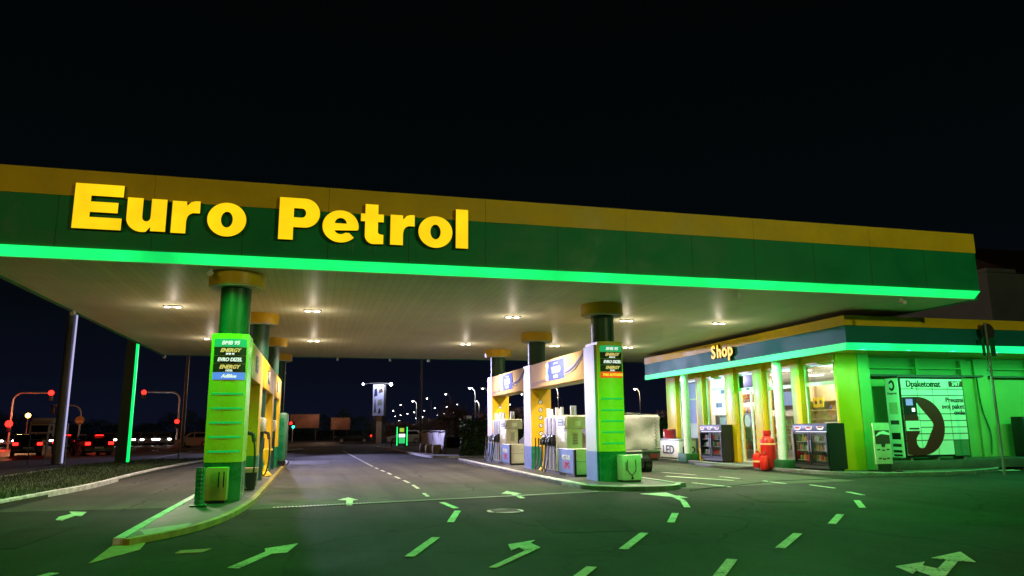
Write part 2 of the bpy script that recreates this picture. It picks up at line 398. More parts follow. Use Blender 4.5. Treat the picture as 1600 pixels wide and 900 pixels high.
struct('kerb_island_right', ribbon(isl2[:15], .17, -.05, .135, 1), 'kerb_white')  # whitened to hold the lavender light falling on the lane side
# concrete patch at the island tip
struct('tip_patch', MB().prism([(-2.6, 12.9), (-1.95, 13.6), (-2.0, 12.9), (-2.4, 12.3)], .05, .094, 'Z'), 'kerb')

# shop pavement
shop_pave = smooth([(16.0, 36), (16.05, 30), (15.95, 24), (16.2, 21.4), (16.9, 20.3), (18.2, 19.7), (20.5, 19.8), (22.6, 20.6), (23.6, 21.6), (24.6, 22.3), (34, 22.3)])
struct('shop_pavement', MB().prism(shop_pave + [(34, 40), (16, 40)], -.05, .10, 'Z'), 'pave')
struct('kerb_shop', ribbon(shop_pave, .12, -.05, .115), 'kerb')
def dashq(name, pts, mat='paint_mark', z=.010):
    mb = MB().prism(pts, .0045, z, 'Z'); return struct(name, mb, mat)
def dash(a, b, wd=.12, name='lane_dash', mat='paint_mark'):
    a = Vector(a); b = Vector(b); q = (b - a).normalized(); nn = Vector((-q.y, q.x)) * wd / 2
    return dashq(name, [tuple(a + nn), tuple(b + nn), tuple(b - nn), tuple(a - nn)], mat)
dash((1.97, 57.8), (2.40, 33.1), .09, 'lane_line')
for a, b in [((2.44, 32), (2.47, 30.9)), ((2.52, 29.9), (2.55, 28.9)), ((2.60, 28.1), (2.62, 27)), ((2.64, 25.8), (2.67, 24.7)), ((2.71, 23.8), (2.73, 22.6)),
             ((2.74, 21.8), (2.72, 20.4)), ((2.66, 18.9), (2.63, 18.0)), ((2.72, 16.45), (2.80, 15.2)), ((2.74, 14.7), (2.30, 13.0)), ((1.78, 11.3), (1.20, 9.75)),
             ((8.2, 16.1), (8.16, 15.6)), ((7.72, 14.85), (7.25, 13.8)), ((6.55, 12.95), (5.85, 11.75)), ((4.9, 10.75), (4.0, 9.45)), ((3.15, 8.4), (2.6, 7.6)),
             ((4.95, 8.35), (4.2, 7.4)), ((7.05, 9.98), (6.0, 8.9)), ((9.25, 11.8), (8.25, 10.75)), ((11.3, 13.85), (10.4, 12.6)), ((12.5, 15.6), (12.25, 14.8)),
             ((13.05, 17.75), (12.95, 16.65)), ((12.75, 19.5), (12.72, 18.4)), ((12.6, 21.7), (12.66, 20.6)), ((11.9, 24.4), (12.3, 22.7)), ((10.5, 19.6), (10.72, 17.95)),
             ((11.0, 28.5), (11.2, 26.5))]:
    dash(a, b, .125 if a[1] < 17 else .09)
# curved line round the nose of the right island
def strip(path, wd, name='edge_line', mat='paint_mark'):
    mb = ribbon(smooth(path), wd, .0045, .010); return struct(name, mb, mat)
dashq('edge_line', [(7.63, 16.88), (8.36, 16.98), (8.2, 16.13), (7.84, 14.97), (7.7, 14.87), (7.97, 15.88)])
dash((-3.35, 8.7), (-2.86, 9.9), .12)
# arrows
def arrow(pts, name='lane_arrow'): dashq(name, pts)
arrow([(-.96, 9.64), (-.60, 10.71), (-.63, 10.99), (-.20, 11.32), (-.32, 10.57), (-.51, 10.52), (-.83, 9.56)])
arrow([(-4.6, 15.69), (-4.71, 16.25), (-4.63, 16.72), (-4.81, 17.2), (-4.44, 17.01), (-4.32, 16.22), (-4.46, 16.33), (-4.45, 15.54)])
arrow([(.67, 16.55), (.79, 16.5), (.86, 17.65), (.98, 17.7), (.78, 18.4), (.52, 17.85), (.71, 17.72)])
arrow([(4.60, 16.8), (4.72, 16.8), (4.80, 17.9), (4.93, 17.9), (4.78, 18.8), (4.47, 18.1), (4.66, 17.95)])
arrow([(2.0, 8.73), (2.08, 8.68), (2.99, 9.92), (2.97, 10.35), (3.11, 10.58), (2.64, 10.31), (2.55, 9.8), (2.72, 10.02), (2.72, 9.73)])
arrow([(6.46, 7.38), (7.0, 7.52), (6.79, 7.34), (6.8, 7.13), (7.34, 7.55), (7.27, 7.7), (7.96, 7.95), (7.54, 7.33), (7.4, 7.44), (6.56, 6.78), (6.42, 6.82), (6.49, 7.11), (6.33, 6.99)])
arrow([(12.0, 20.0), (12.1, 20.0), (11.2, 22.6), (11.0, 22.4)])
for i in range(4):
    x = 22.8 + i * 1.35; dashq('crossing_stripe', [(x, 20.6 + i * .2), (x + .8, 20.6 + i * .2), (x + 1.0, 21.5 + i * .2), (x + .2, 21.5 + i * .2)])
struct('worn_patch', MB().prism([(-1.76, 10.92), (-1.73, 11.18), (-1.34, 11.22), (-1.42, 10.92)], .0045, .010, 'Z'), 'kerb_orange')
struct('painted_tip', MB().prism([(-2.65, 10.44), (-2.76, 12.16), (-2.35, 12.15), (-2.28, 11.42)], .0045, .012, 'Z'), 'kerb_yellow')
M['joint'] = P('joint_dark', (.02, .02, .018), .8)
for y in (22.0, 27.5, 33.0):
    struct('slab_joint', MB().box(-1.1, 6.6, y, y + .035, .0, .0052), 'joint'); struct('slab_joint', MB().box(9.8, 15.0, y, y + .035, .0, .0052), 'joint')
struct('slab_joint', MB().tube([(9.2, 17.3, .002), (13, 19.3, .002), (17, 19.6, .002), (20, 18.9, .002)], .018, 5), 'joint')
M['repair'] = asphalt('asphalt_repair', (.022, .021, .019), .8, .4, .3)
for q in ([(3.6, 11.2), (4.9, 11.0), (5.2, 12.6), (3.8, 12.9)], [(-4.9, 12.2), (-4.0, 12.1), (-3.9, 14.4), (-4.8, 14.5)], [(9.2, 14.2), (10.1, 13.9), (10.8, 16.2), (9.9, 16.4)]):
    struct('road_repair', MB().prism(q, -.01, .0042, 'Z'), 'repair')
# drain channel and manhole
g = thing('drain_channel', 'long slotted drain grate crossing the lane between the islands', 'drain', (-.76, 16.3, 0))
mb = MB(); mb.box(-.8, 7.0, 16.42, 16.62, -.02, .012); part('channel', mb, 'darkgrey', g)
mb = MB()
for i in range(104): mb.box(-.78 + i * .075, -.745 + i * .075, 16.43, 16.61, .0125, .018)
part('grate', mb, 'silver', g); g.rotation_euler.z = R(9.0)
g = thing('manhole_cover', 'round manhole cover set in the asphalt before the right island', 'manhole', (3.62, 14.35, .004))
part('cover_rim', MB().lathe(3.62, 14.35, [(.36, .004), (.36, .013)], 28), 'silver', g)
mb = MB()
for i in range(7): mb.box(3.35, 3.89, 14.12 + i * .075, 14.155 + i * .075, .0135, .019)
part('cover_pattern', mb, 'darkgrey', g)

# grass blades on the verge
def inside(p, poly):
    c = False; j = len(poly) - 1
    for i in range(len(poly)):
        if (poly[i][1] > p[1]) != (poly[j][1] > p[1]) and p[0] < (poly[j][0] - poly[i][0]) * (p[1] - poly[i][1]) / (poly[j][1] - poly[i][1]) + poly[i][0]: c = not c
        j = i
    return c
vs = []; fs = []
k = 0
while k < 26000:
    y = 13 + 32 * rnd.random() ** 1.3; x = -11 + 6 * rnd.random()
    if not inside((x + .18, y), verge): k += .3; continue
    a = rnd.random() * 6.28; h = .04 + .07 * rnd.random(); wd = .012 + .01 * rnd.random(); dx = rnd.uniform(-.05, .05); dy = rnd.uniform(-.05, .05)
    i = len(vs); vs += [(x - wd * math.cos(a), y - wd * math.sin(a), .065), (x + wd * math.cos(a), y + wd * math.sin(a), .065), (x + dx, y + dy, .065 + h)]; fs.append((i, i + 1, i + 2)); k += 1
me = bpy.data.meshes.new('grass'); me.from_pydata(vs, [], fs); me.materials.append(M['grass'])
tag(link(bpy.data.objects.new('grass', me)), 'short dark grass on the verge left of the forecourt', 'grass', kind='stuff')

# ------------------------------------------------------------------ canopy
X0, X1, Y0, Y1 = -7.42, 18.8, 16.96, 38.5
g = thing('station_canopy', 'huge flat canopy with yellow over green fascia and neon edge above the pumps', 'canopy', ((X0 + X1) / 2, 27, 0))
part('soffit', MB().box(X0 + .12, X1 - .12, Y0 + .12, Y1 - .12, 5.22, 5.36), 'soffit', g)
mb = MB(); mb.box(X0, X1, Y0, Y0 + .1, 5.45, 6.6); mb.box(X0, X0 + .1, Y0 + .1, Y1, 5.2, 6.6); mb.box(X1 - .1, X1, Y0 + .1, Y1, 5.2, 6.6); mb.box(X0 + .1, X1 - .1, Y1 - .1, Y1, 5.2, 6.6)
part('green_fascia', mb, 'green_fascia', g)
mb = MB()
for i in range(7):
    a = X0 - .02 + (X1 - X0 + .04) * i / 7; b = X0 - .02 + (X1 - X0 + .04) * (i + 1) / 7
    mb.box(a + .003, b - .003, Y0 - .02, Y0 + .1, 6.602, 7.19)
mb.box(X0 - .02, X0 + .1, Y0 + .102, Y1, 6.602, 7.19); mb.box(X1 - .1, X1 + .02, Y0 + .102, Y1, 6.602, 7.19); mb.box(X0 + .1, X1 - .1, Y1 - .1, Y1, 6.602, 7.19)
part('yellow_fascia', mb, 'yellow_fascia', g)
M['streak'] = P('limescale_streak', (.06, .30, .19), .6, var=.3, vs=8)
M['seam'] = P('panel_seam', (.004, .05, .02), .6)
mb = MB()
for sx_, z1_, L_ in ((.16, 5.84, .12), (.24, 5.86, .20), (.36, 5.86, .26), (.44, 5.85, .22), (.55, 5.86, .30), (.63, 5.87, .34), (.66, 5.9, .30), (1.00, 5.86, .16), (1.05, 5.86, .28), (1.16, 5.86, .22), (.93, 6.0, .25), (1.36, 6.15, .3)):
    part('drip_streak', MB().prism([(sx_ - .012, z1_), (sx_ + .014, z1_), (sx_ + .004, z1_ - L_)], Y0 - .003, Y0 - .0005, 'Y'), 'streak', g)
for i in range(1, 14): x = X0 + (X1 - X0) * i / 14; part('panel_seam', MB().box(x - .006, x + .006, Y0 - .002, Y0 - .0003, 5.47, 6.6), 'seam', g)
part('roof', MB().box(X0 + .1, X1 - .1, Y0 + .1, Y1 - .1, 6.95, 7.0), 'darkgrey', g)
mb = MB(); mb.add([(X0, Y0 - .03, 5.45), (X1, Y0 - .03, 5.45), (X1 - .12, Y0 + .10, 5.235), (X0, Y0 + .10, 5.235), (X0, Y0 + .12, 5.45), (X1, Y0 + .12, 5.45), (X1 - .12, Y0 + .12, 5.235), (X0, Y0 + .12, 5.235)],
   [(0, 1, 2, 3), (4, 7, 6, 5), (0, 4, 5, 1), (3, 2, 6, 7), (1, 5, 6, 2), (0, 3, 7, 4)])
part('neon_strip', mb, STRIP, g)

# ------------------------------------------------------------------ the big sign
def arc(cx, cy, rx, ry, a0, a1, n=24):
    return [(cx + rx * math.cos(R(a0 + (a1 - a0) * i / n)), cy + ry * math.sin(R(a0 + (a1 - a0) * i / n))) for i in range(n + 1)]
def g_E(): return [[(-5.22, 5.86), (-4.27, 5.86), (-4.27, 6.12), (-4.90, 6.12), (-4.90, 6.235), (-4.36, 6.235), (-4.36, 6.465), (-4.90, 6.465), (-4.90, 6.60), (-4.27, 6.60), (-4.27, 6.86), (-5.22, 6.86)]]
def g_u(): return [[(-4.18, 6.61), (-4.18, 6.17)] + arc(-3.86, 6.15, .32, .30, 180, 285, 14)[1:] + [(-3.69, 5.98), (-3.69, 5.88), (-3.39, 5.88), (-3.39, 6.61), (-3.70, 6.61), (-3.70, 6.22)] + arc(-3.785, 6.19, .085, .10, 0, -180, 10)[1:] + [(-3.87, 6.61)]]
def g_r(x): return [[(x, 5.87), (x + .30, 5.87), (x + .30, 6.16)] + [(x + .32, 6.25), (x + .36, 6.31), (x + .43, 6.345), (x + .57, 6.345), (x + .57, 6.62), (x + .47, 6.62), (x + .38, 6.59), (x + .30, 6.50), (x + .29, 6.60), (x, 6.60)]]
def g_o(cx): return [arc(cx, 6.24, .41, .39, 0, 360, 40)[:-1], arc(cx, 6.24, .125, .185, 0, 360, 24)[:-1]]
def g_P(): return [[(-1.03, 5.86), (-.71, 5.86), (-.71, 6.16), (-.47, 6.16)] + arc(-.47, 6.505, .34, .345, -90, 90, 18) + [(-1.03, 6.85)],
                   [(-.71, 6.39)] + arc(-.53, 6.50, .09, .11, -90, 90, 10) + [(-.71, 6.61)]]
def g_e(): return [arc(.345, 6.24, .41, .385, -6, 318, 36) + [(.54, 6.09)] + arc(.345, 6.17, .14, .12, 318, 180, 10) + [(.205, 6.165), (.73, 6.165)],
                   [(.205, 6.31)] + arc(.345, 6.31, .135, .135, 0, 180, 10)[0:]]
def g_t(): return [[(.90, 6.40), (.90, 6.10)] + arc(1.10, 6.07, .20, .21, 180, 270, 10) + [(1.33, 5.87), (1.33, 6.09), (1.24, 6.10), (1.20, 6.14), (1.20, 6.40), (1.33, 6.40), (1.33, 6.585), (1.20, 6.585), (1.20, 6.82), (.90, 6.82), (.90, 6.585), (.80, 6.585), (.80, 6.40)]]
def g_l(): return [[(3.06, 5.87), (3.36, 5.87), (3.36, 6.84), (3.06, 6.84)]]
g = thing('illuminated_sign', 'large glowing yellow channel letters reading Euro Petrol on the canopy front', 'sign', (-.9, 16.9, 5.85))
fm = FACE['-Y'].to_4x4()
for lp in (g_E(), g_u(), g_r(-3.28), g_o(-2.14), g_P(), g_e(), g_t(), g_r(1.49), g_o(2.565), g_l()):
    inv = Matrix.Translation(-g.location)
    me = shape2d(lp, .045, inv @ Matrix.Translation((0, 16.885, 0)) @ fm); me.materials.clear(); me.materials.append(M['maroon'])
    o = link(bpy.data.objects.new('letter', me), g)
    cx = sum(p[0] for p in lp[0]) / len(lp[0]); cy = 6.3
    me = shape2d(lp, .006, inv @ Matrix.Translation((0, 16.832, 0)) @ fm); me.materials.clear(); me.materials.append(M['letter_face'])
    link(bpy.data.objects.new('letter_face', me), o)

# ------------------------------------------------------------------ ceiling lights
def ceiling_light():
    t = thing('ceiling_light', 'x', 'ceiling light', (0, 0, 5.22), group='twin downlights in the canopy soffit')
    part('housing', MB().box(-.26, .26, -.11, .11, -.035, 0, .01), 'white', t, False)
    for sx in (-.14, .14): part('bulb', MB().lathe(sx, 0, [(.07, -.045), (.08, -.036)], 16), 'bulb', t, False)
    return t
cl = ceiling_light()
rows = {23: 'front', 31: 'back'}
names = {-4.25: 'left of the left pump island', -.28: 'just right of the left pump island', 6.1: 'just left of the right pump island', 10.15: 'just right of the right pump island', 13.7: 'nearest the shop'}
first = True
for y in (23, 31):
    for x in (-4.25, -.28, 6.1, 10.15, 13.7):
        o = cl if first else copy_tree(cl); first = False
        o.location = (x, y, 5.22); o['label'] = 'twin downlight in the %s row of the soffit, %s' % (rows[y], names[x])
def spot(loc, to, power, color, angle=150, blend=.6, r=.08):
    d = bpy.data.lights.new('lamp', 'SPOT'); d.energy = power; d.color = color; d.spot_size = R(angle); d.spot_blend = blend; d.shadow_soft_size = r
    o = bpy.data.objects.new('light_source', d); link(o); o.location = loc
    o.rotation_euler = (Vector(to) - Vector(loc)).to_track_quat('-Z', 'Y').to_euler(); return o
def point(loc, power, color, r=.1):
    d = bpy.data.lights.new('lamp', 'POINT'); d.energy = power; d.color = color; d.shadow_soft_size = r
    o = bpy.data.objects.new('light_source', d); link(o); o.location = loc; return o
for y in (23, 31):
    for x in (-4.25, -.28, 6.1, 10.15, 13.7):
        spot((x, y, 5.08), (x, y, 0), 1350, (1.0, .86, .70), 142, .6); point((x, y, 4.74), 17, (1.0, .84, .66), .04)  # spots are the downlights; points are added to brighten the soffit

GREEN = (.02, 1.0, .11)
for i in range(18):          # LEDs of the canopy's neon edge
    x = X0 + .6 + i * 1.47; spot((x, Y0 - .32, 5.20), (x, Y0 - 1.2, 1.2), 225, GREEN, 165, .5, .03)
for i in range(10):          # LEDs of the shop's neon edge, side towards the pumps
    y = 20.1 + i * 1.5; spot((15.90, y, 3.92), (16.2, y, 0), 95, GREEN, 168, .4, .03)
for i in range(10):          # and the side towards the road
    x = 16.6 + i * 1.75; spot((x, 19.30, 3.92), (x, 20.5, 0), 160, (.08, 1.0, .26), 168, .4, .03)
def camera_unit(loc, label):
    t = thing('security_camera', label, 'security camera', loc, group='small cameras under the canopy edge')
    x, y, z = loc
    part('mount', MB().cyl(x, y, z - .10, z, .03, n=10), 'white', t)
    part('camera_body', MB().tube([(x, y + .06, z - .10), (x, y - .12, z - .16)], .06, 12), 'white', t)
for loc, lb in (((-2.47, 17.3, 5.22), 'small white camera under the neon strip above the left sign pillar'), ((10.9, 17.3, 5.22), 'small camera under the neon strip right of the right pillar'),
                ((16.3, 17.3, 5.22), 'small camera under the canopy near its right corner'), ((-7.2, 24.2, 5.22), 'small camera on the left soffit edge beside the grey mast'),
                ((-7.2, 38.0, 5.22), 'small camera at the far left corner of the soffit'), ((.86, 38.0, 5.22), 'small camera on the far soffit edge nearest the left island'),
                ((3.5, 38.0, 5.22), 'small camera on the far soffit edge above the advertising totem'), ((5.5, 38.0, 5.22), 'small camera on the far soffit edge beside the tall thin pole')):
    camera_unit(loc, lb)

# ------------------------------------------------------------------ columns
def column(x, y, label, r=.34, cr=.62):
    t = thing('canopy_column', label, 'column', (x, y, .1), group='round green columns with yellow collars')
    part('shaft', MB().cyl(x, y, .1, 4.95, r, n=40), 'green_col', t)
    c = part('collar', MB().lathe(x, y, [(cr, 4.90), (cr, 5.22)], 40), 'yellow', t)
    part('collar_plate', MB().lathe(x, y, [(cr - .04, 4.87), (cr - .04, 4.90)], 40), 'offwhite', c)
for x, y, lb in ((-1.96, 17.95, 'green column behind the left sign pillar, front of the left island'), (-1.93, 24.3, 'second green column of the left island'),
                 (-1.93, 30.8, 'third green column of the left island'), (-1.93, 37.2, 'rearmost green column of the left island'),
                 (8.17, 20.3, 'green column behind the right sign pillar, front of the right island'), (8.17, 27.2, 'middle green column of the right island'), (8.17, 33.6, 'rear green column of the right island')):
    column(x, y, lb)

# ------------------------------------------------------------------ sign pillars
def convex(x0, x1, y, bulge, z0, z1, back, n=10, mb=None):
    pts = []
    for i in range(n + 1):
        t = i / n; pts.append((x0 + (x1 - x0) * t, y - bulge * (1 - (2 * t - 1) ** 2)))
    pts += [(x1, back), (x0, back)]
    return (mb or MB()).prism(pts, z0, z1, 'Z')
def on_clad(x0, x1, y, bulge, xa, xb, off, z0, z1, n=10):
    # thin sheet that follows the curved cladding
    f_ = lambda x: y - bulge * (1 - (2 * (x - x0) / (x1 - x0) - 1) ** 2)
    xs = [xa + (xb - xa) * i / n for i in range(n + 1)]
    return MB().prism([(x, f_(x) - off) for x in xs] + [(x, f_(x) + .004) for x in reversed(xs)], z0, z1, 'Z')
def sign_pillar(x0, x1, y, back, label, rows_, z_top):
    t = thing('sign_pillar', label, 'sign pillar', ((x0 + x1) / 2, y + .3, .1), group='lime and green fuel sign pillars')
    part('upper_cladding', convex(x0, x1, y, .10, .92, z_top, back), 'lime', t)
    part('lower_cladding', convex(x0 + .004, x1 - .004, y + .004, .10, .1, .918, back), 'green', t)
    z = z_top - .12
    w_ = x1 - x0; cx = (x0 + x1) / 2 + .02
    zz = z
    for kind, txt, sub, h in rows_:
        mat = {'g': 'sticker_green', 'k': 'ink', 'b': 'blue_adblue', 'o': 'sticker_orange'}[kind[0]]
        lb = part('fuel_label', on_clad(x0, x1, y, .10, x0 + .07, x1 - .04, .010, zz - h + .010, zz), mat, t)
        if kind == 'k2':
            text('lettering', txt, h * .62, (cx, y - .115, zz - h * .38), '-Y', 'text_gold', lb, bold=.006, shear=.35, sx=.95)
            text('lettering', sub, h * .30, (cx, y - .115, zz - h * .80), '-Y', 'text_lit', lb, bold=.004, shear=.2)
        else:
            text('lettering', txt, h * (.62 if kind != 'o' else .58), (cx, y - .115, zz - h * .5), '-Y', 'text_yellow' if kind == 'o' else 'text_lit', lb, bold=.006, shear=.25, sx=1.0 if len(txt) < 9 else .84)
        zz -= h
    for zl in (2.40, 2.08, 1.77, 1.46, 1.15):
        part('light_groove', on_clad(x0, x1, y, .10, x0 + .07, x1 - .05, .008, zl - .022, zl + .022), 'led_line', t)
    return t
rows1 = [('g', 'BMB 95', '', .19), ('k2', 'ENERGY', 'BMB 95', .19), ('k', 'EVRO DIZEL', '', .18), ('k2', 'ENERGY', 'DIZEL', .19), ('b', 'AdBlue', '', .17)]
rows2 = [('g', 'BMB 95', '', .19), ('k2', 'ENERGY', 'BMB 95', .19), ('k', 'EVRO DIZEL', '', .19), ('k2', 'ENERGY', 'DIZEL', .19), ('o', 'TNG AUTOGAS', '', .18)]
sign_pillar(-2.36, -1.57, 17.42, 18.4, 'left fuel sign pillar with blue AdBlue label at the bottom of its stack', rows1, 3.74)
sign_pillar(7.78, 8.56, 19.80, 20.75, 'right fuel sign pillar with orange autogas label at the bottom of its stack', rows2, 4.05)

# ------------------------------------------------------------------ portals
IC = ['C', 'G', 'P', 'O', 'D', 'X']
def notice_row(x, y, ztop, parent, n=6, r=.085, face='-Y'):
    """round prohibition stickers down the yellow wall"""
    for i in range(n):
        z = ztop - i * .29
        a = part('notice_sticker', MB().disc((x, y - .004, z), (0, 1, 0), r, .004, 20), 'ink', parent)
        part('sticker_centre', MB().disc((x, y - .007, z), (0, 1, 0), r * .74, .003, 20), 'text_white', a)
        mb = MB(); ang = R(45 if i % 2 else -45)
        c, s_ = math.cos(ang) * r * .6, math.sin(ang) * r * .6
        mb.tube([(x - c, y - .009, z - s_), (x + c, y - .009, z + s_)], .013, 6); part('sticker_bar', mb, 'ink', a)
def frame_side(parent, x0, x1, y0, y1, z0, z1, zt, upper='yellow', lower='green'):
    """clad pier: yellow above, green below, and its white lane side"""
    part('pier_upper', MB().box(x0 + .03, x1, y0, y1, .92, zt), upper, parent)
    part('pier_lower', MB().box(x0 + .03, x1 - .003, y0 + .003, y1 - .003, z0, .918), lower, parent)
    part('pier_side', MB().box(x0, x0 + .028, y0, y1, .92, zt), 'pier_lav_tint', parent)
    part('pier_side_lower', MB().box(x0, x0 + .028, y0 + .003, y1, z0, .918), 'blue', parent)

# right island portal
t = thing('pump_portal', 'yellow portal frame with white and blue side over the right pump island', 'portal', (8.16, 27, .1), group='clad portal frames over the pumps')
frame_side(t, 7.75, 8.57, 26.75, 27.65, .1, 0, 3.95)
frame_side(t, 7.75, 8.57, 33.15, 34.0, .1, 0, 3.95)
part('pier_side', MB().box(7.73, 7.775, 19.95, 20.8, .92, 3.97), 'pier_lav_tint', t)
part('pier_side_lower', MB().box(7.73, 7.775, 19.95, 20.8, .1, .918), 'blue', t)
for a, b in ((20.8, 26.75), (27.65, 33.15)):
    bm_ = part('header_board', MB().box(7.76, 8.0, a, b, 3.04, 3.93, .01), 'header_lav_wash', t)
    part('header_underside', MB().box(8.0, 8.5, a, b, 3.04, 3.12), 'offwhite', bm_)
    part('header_back', MB().box(8.3, 8.56, a, b, 3.12, 3.93), 'yellow', bm_)
    c = (a + b) / 2
    c -= .1
    part('card_logo', MB().box(7.750, 7.76, c - .95, c + .75, 3.20, 3.86), 'logo_blue', bm_)
    text('lettering', 'TURBO', .30, (7.744, c - .1, 3.52), '-X', 'text_white', bm_, bold=.008, sx=.95)
    text('lettering', '• • • •', .16, (7.744, c - .1, 3.74), '-X', 'text_white', bm_, bold=.006, sx=1.2)
    text('lettering', 'DIESEL', .13, (7.744, c - .1, 3.30), '-X', 'text_white', bm_, bold=.004, sx=1.2)
    for k, zz in enumerate((3.66, 3.45, 3.24)):
        part('logo_tab', MB().box(7.748, 7.76, c + .77, c + 1.0, zz, zz + .17), ('text_white', 'sticker_green', 'blue')[k], bm_)
    for k in range(3):     # swoosh sweeping away from the logo
        off = k * .07
        pts = [(7.752, c - .95 - .03 - u_ * 1.75, 3.32 + off + .42 * u_ ** 2.2 - .02) for u_ in [i / 14 for i in range(15)]]
        part('swoosh', MB().tube(pts, .022 if k != 1 else .034, 6), ('text_white', 'lav2', 'text_white')[k], bm_)
    for k in range(2):
        pts = [(7.754, b - .1 - u_ * 2.2, 3.14 + .06 * k + .10 * u_) for u_ in [i / 8 for i in range(9)]]
        part('swoosh', MB().tube(pts, .010, 6), 'lav2', bm_)
for y in (26.75, 33.15):
    notice_row(8.16, y, 2.55, t)
    part('triangle_motif', MB().prism([(7.85, 3.0), (8.5, 3.0), (8.18, 2.72)], y - .008, y - .001, 'Y'), 'yellow_fascia', t)
    o = part('warning_plate', MB().box(8.03, 8.29, y - .008, y - .001, .98, 1.16), 'ink', t); part('warning_plate_centre', MB().box(8.05, 8.27, y - .012, y - .0085, 1.0, 1.14), 'yellow', o)

# left island portal
t = thing('pump_portal', 'yellow portal frame over the left pump island, seen nearly edge on', 'portal', (-1.95, 26, .1), group='clad portal frames over the pumps')
for y, dp in ((21.3, .9), (27.3, .9), (32.2, .9)):
    part('pier_upper', MB().box(-2.34, -1.56, y, y + dp, .92, 3.66), 'yellow', t)
    part('pier_lower', MB().box(-2.337, -1.563, y + .003, y + dp - .003, .1, .918), 'green', t)
    notice_row(-1.95, y, 2.45, t, 6)
ys = [18.4, 21.3, 22.2, 27.3, 28.2, 32.2]
for a, b in ((18.4, 21.3), (22.2, 27.3), (28.2, 32.2)):
    hb = part('header_board', MB().box(-1.80, -1.555, a, b, 2.83, 3.67, .01), 'yellow', t)
    part('header_underside', MB().box(-2.30, -1.80, a, b, 2.83, 2.9), 'offwhite', hb)
    part('header_back', MB().box(-2.34, -2.1, a, b, 2.9, 3.66), 'yellow', hb)
    c = (a + b) / 2
    part('logo_block', MB().box(-1.554, -1.548, c - .45, c + .35, 3.05, 3.46), 'ink', hb)
    part('logo_plate', MB().box(-1.554, -1.548, c + .36, c + .50, 3.05, 3.46), 'text_white', hb)
    text('lettering', 'EP', .42, (-1.542, c - .05, 3.26), '+X', 'white', hb, bold=.012, shear=.3)

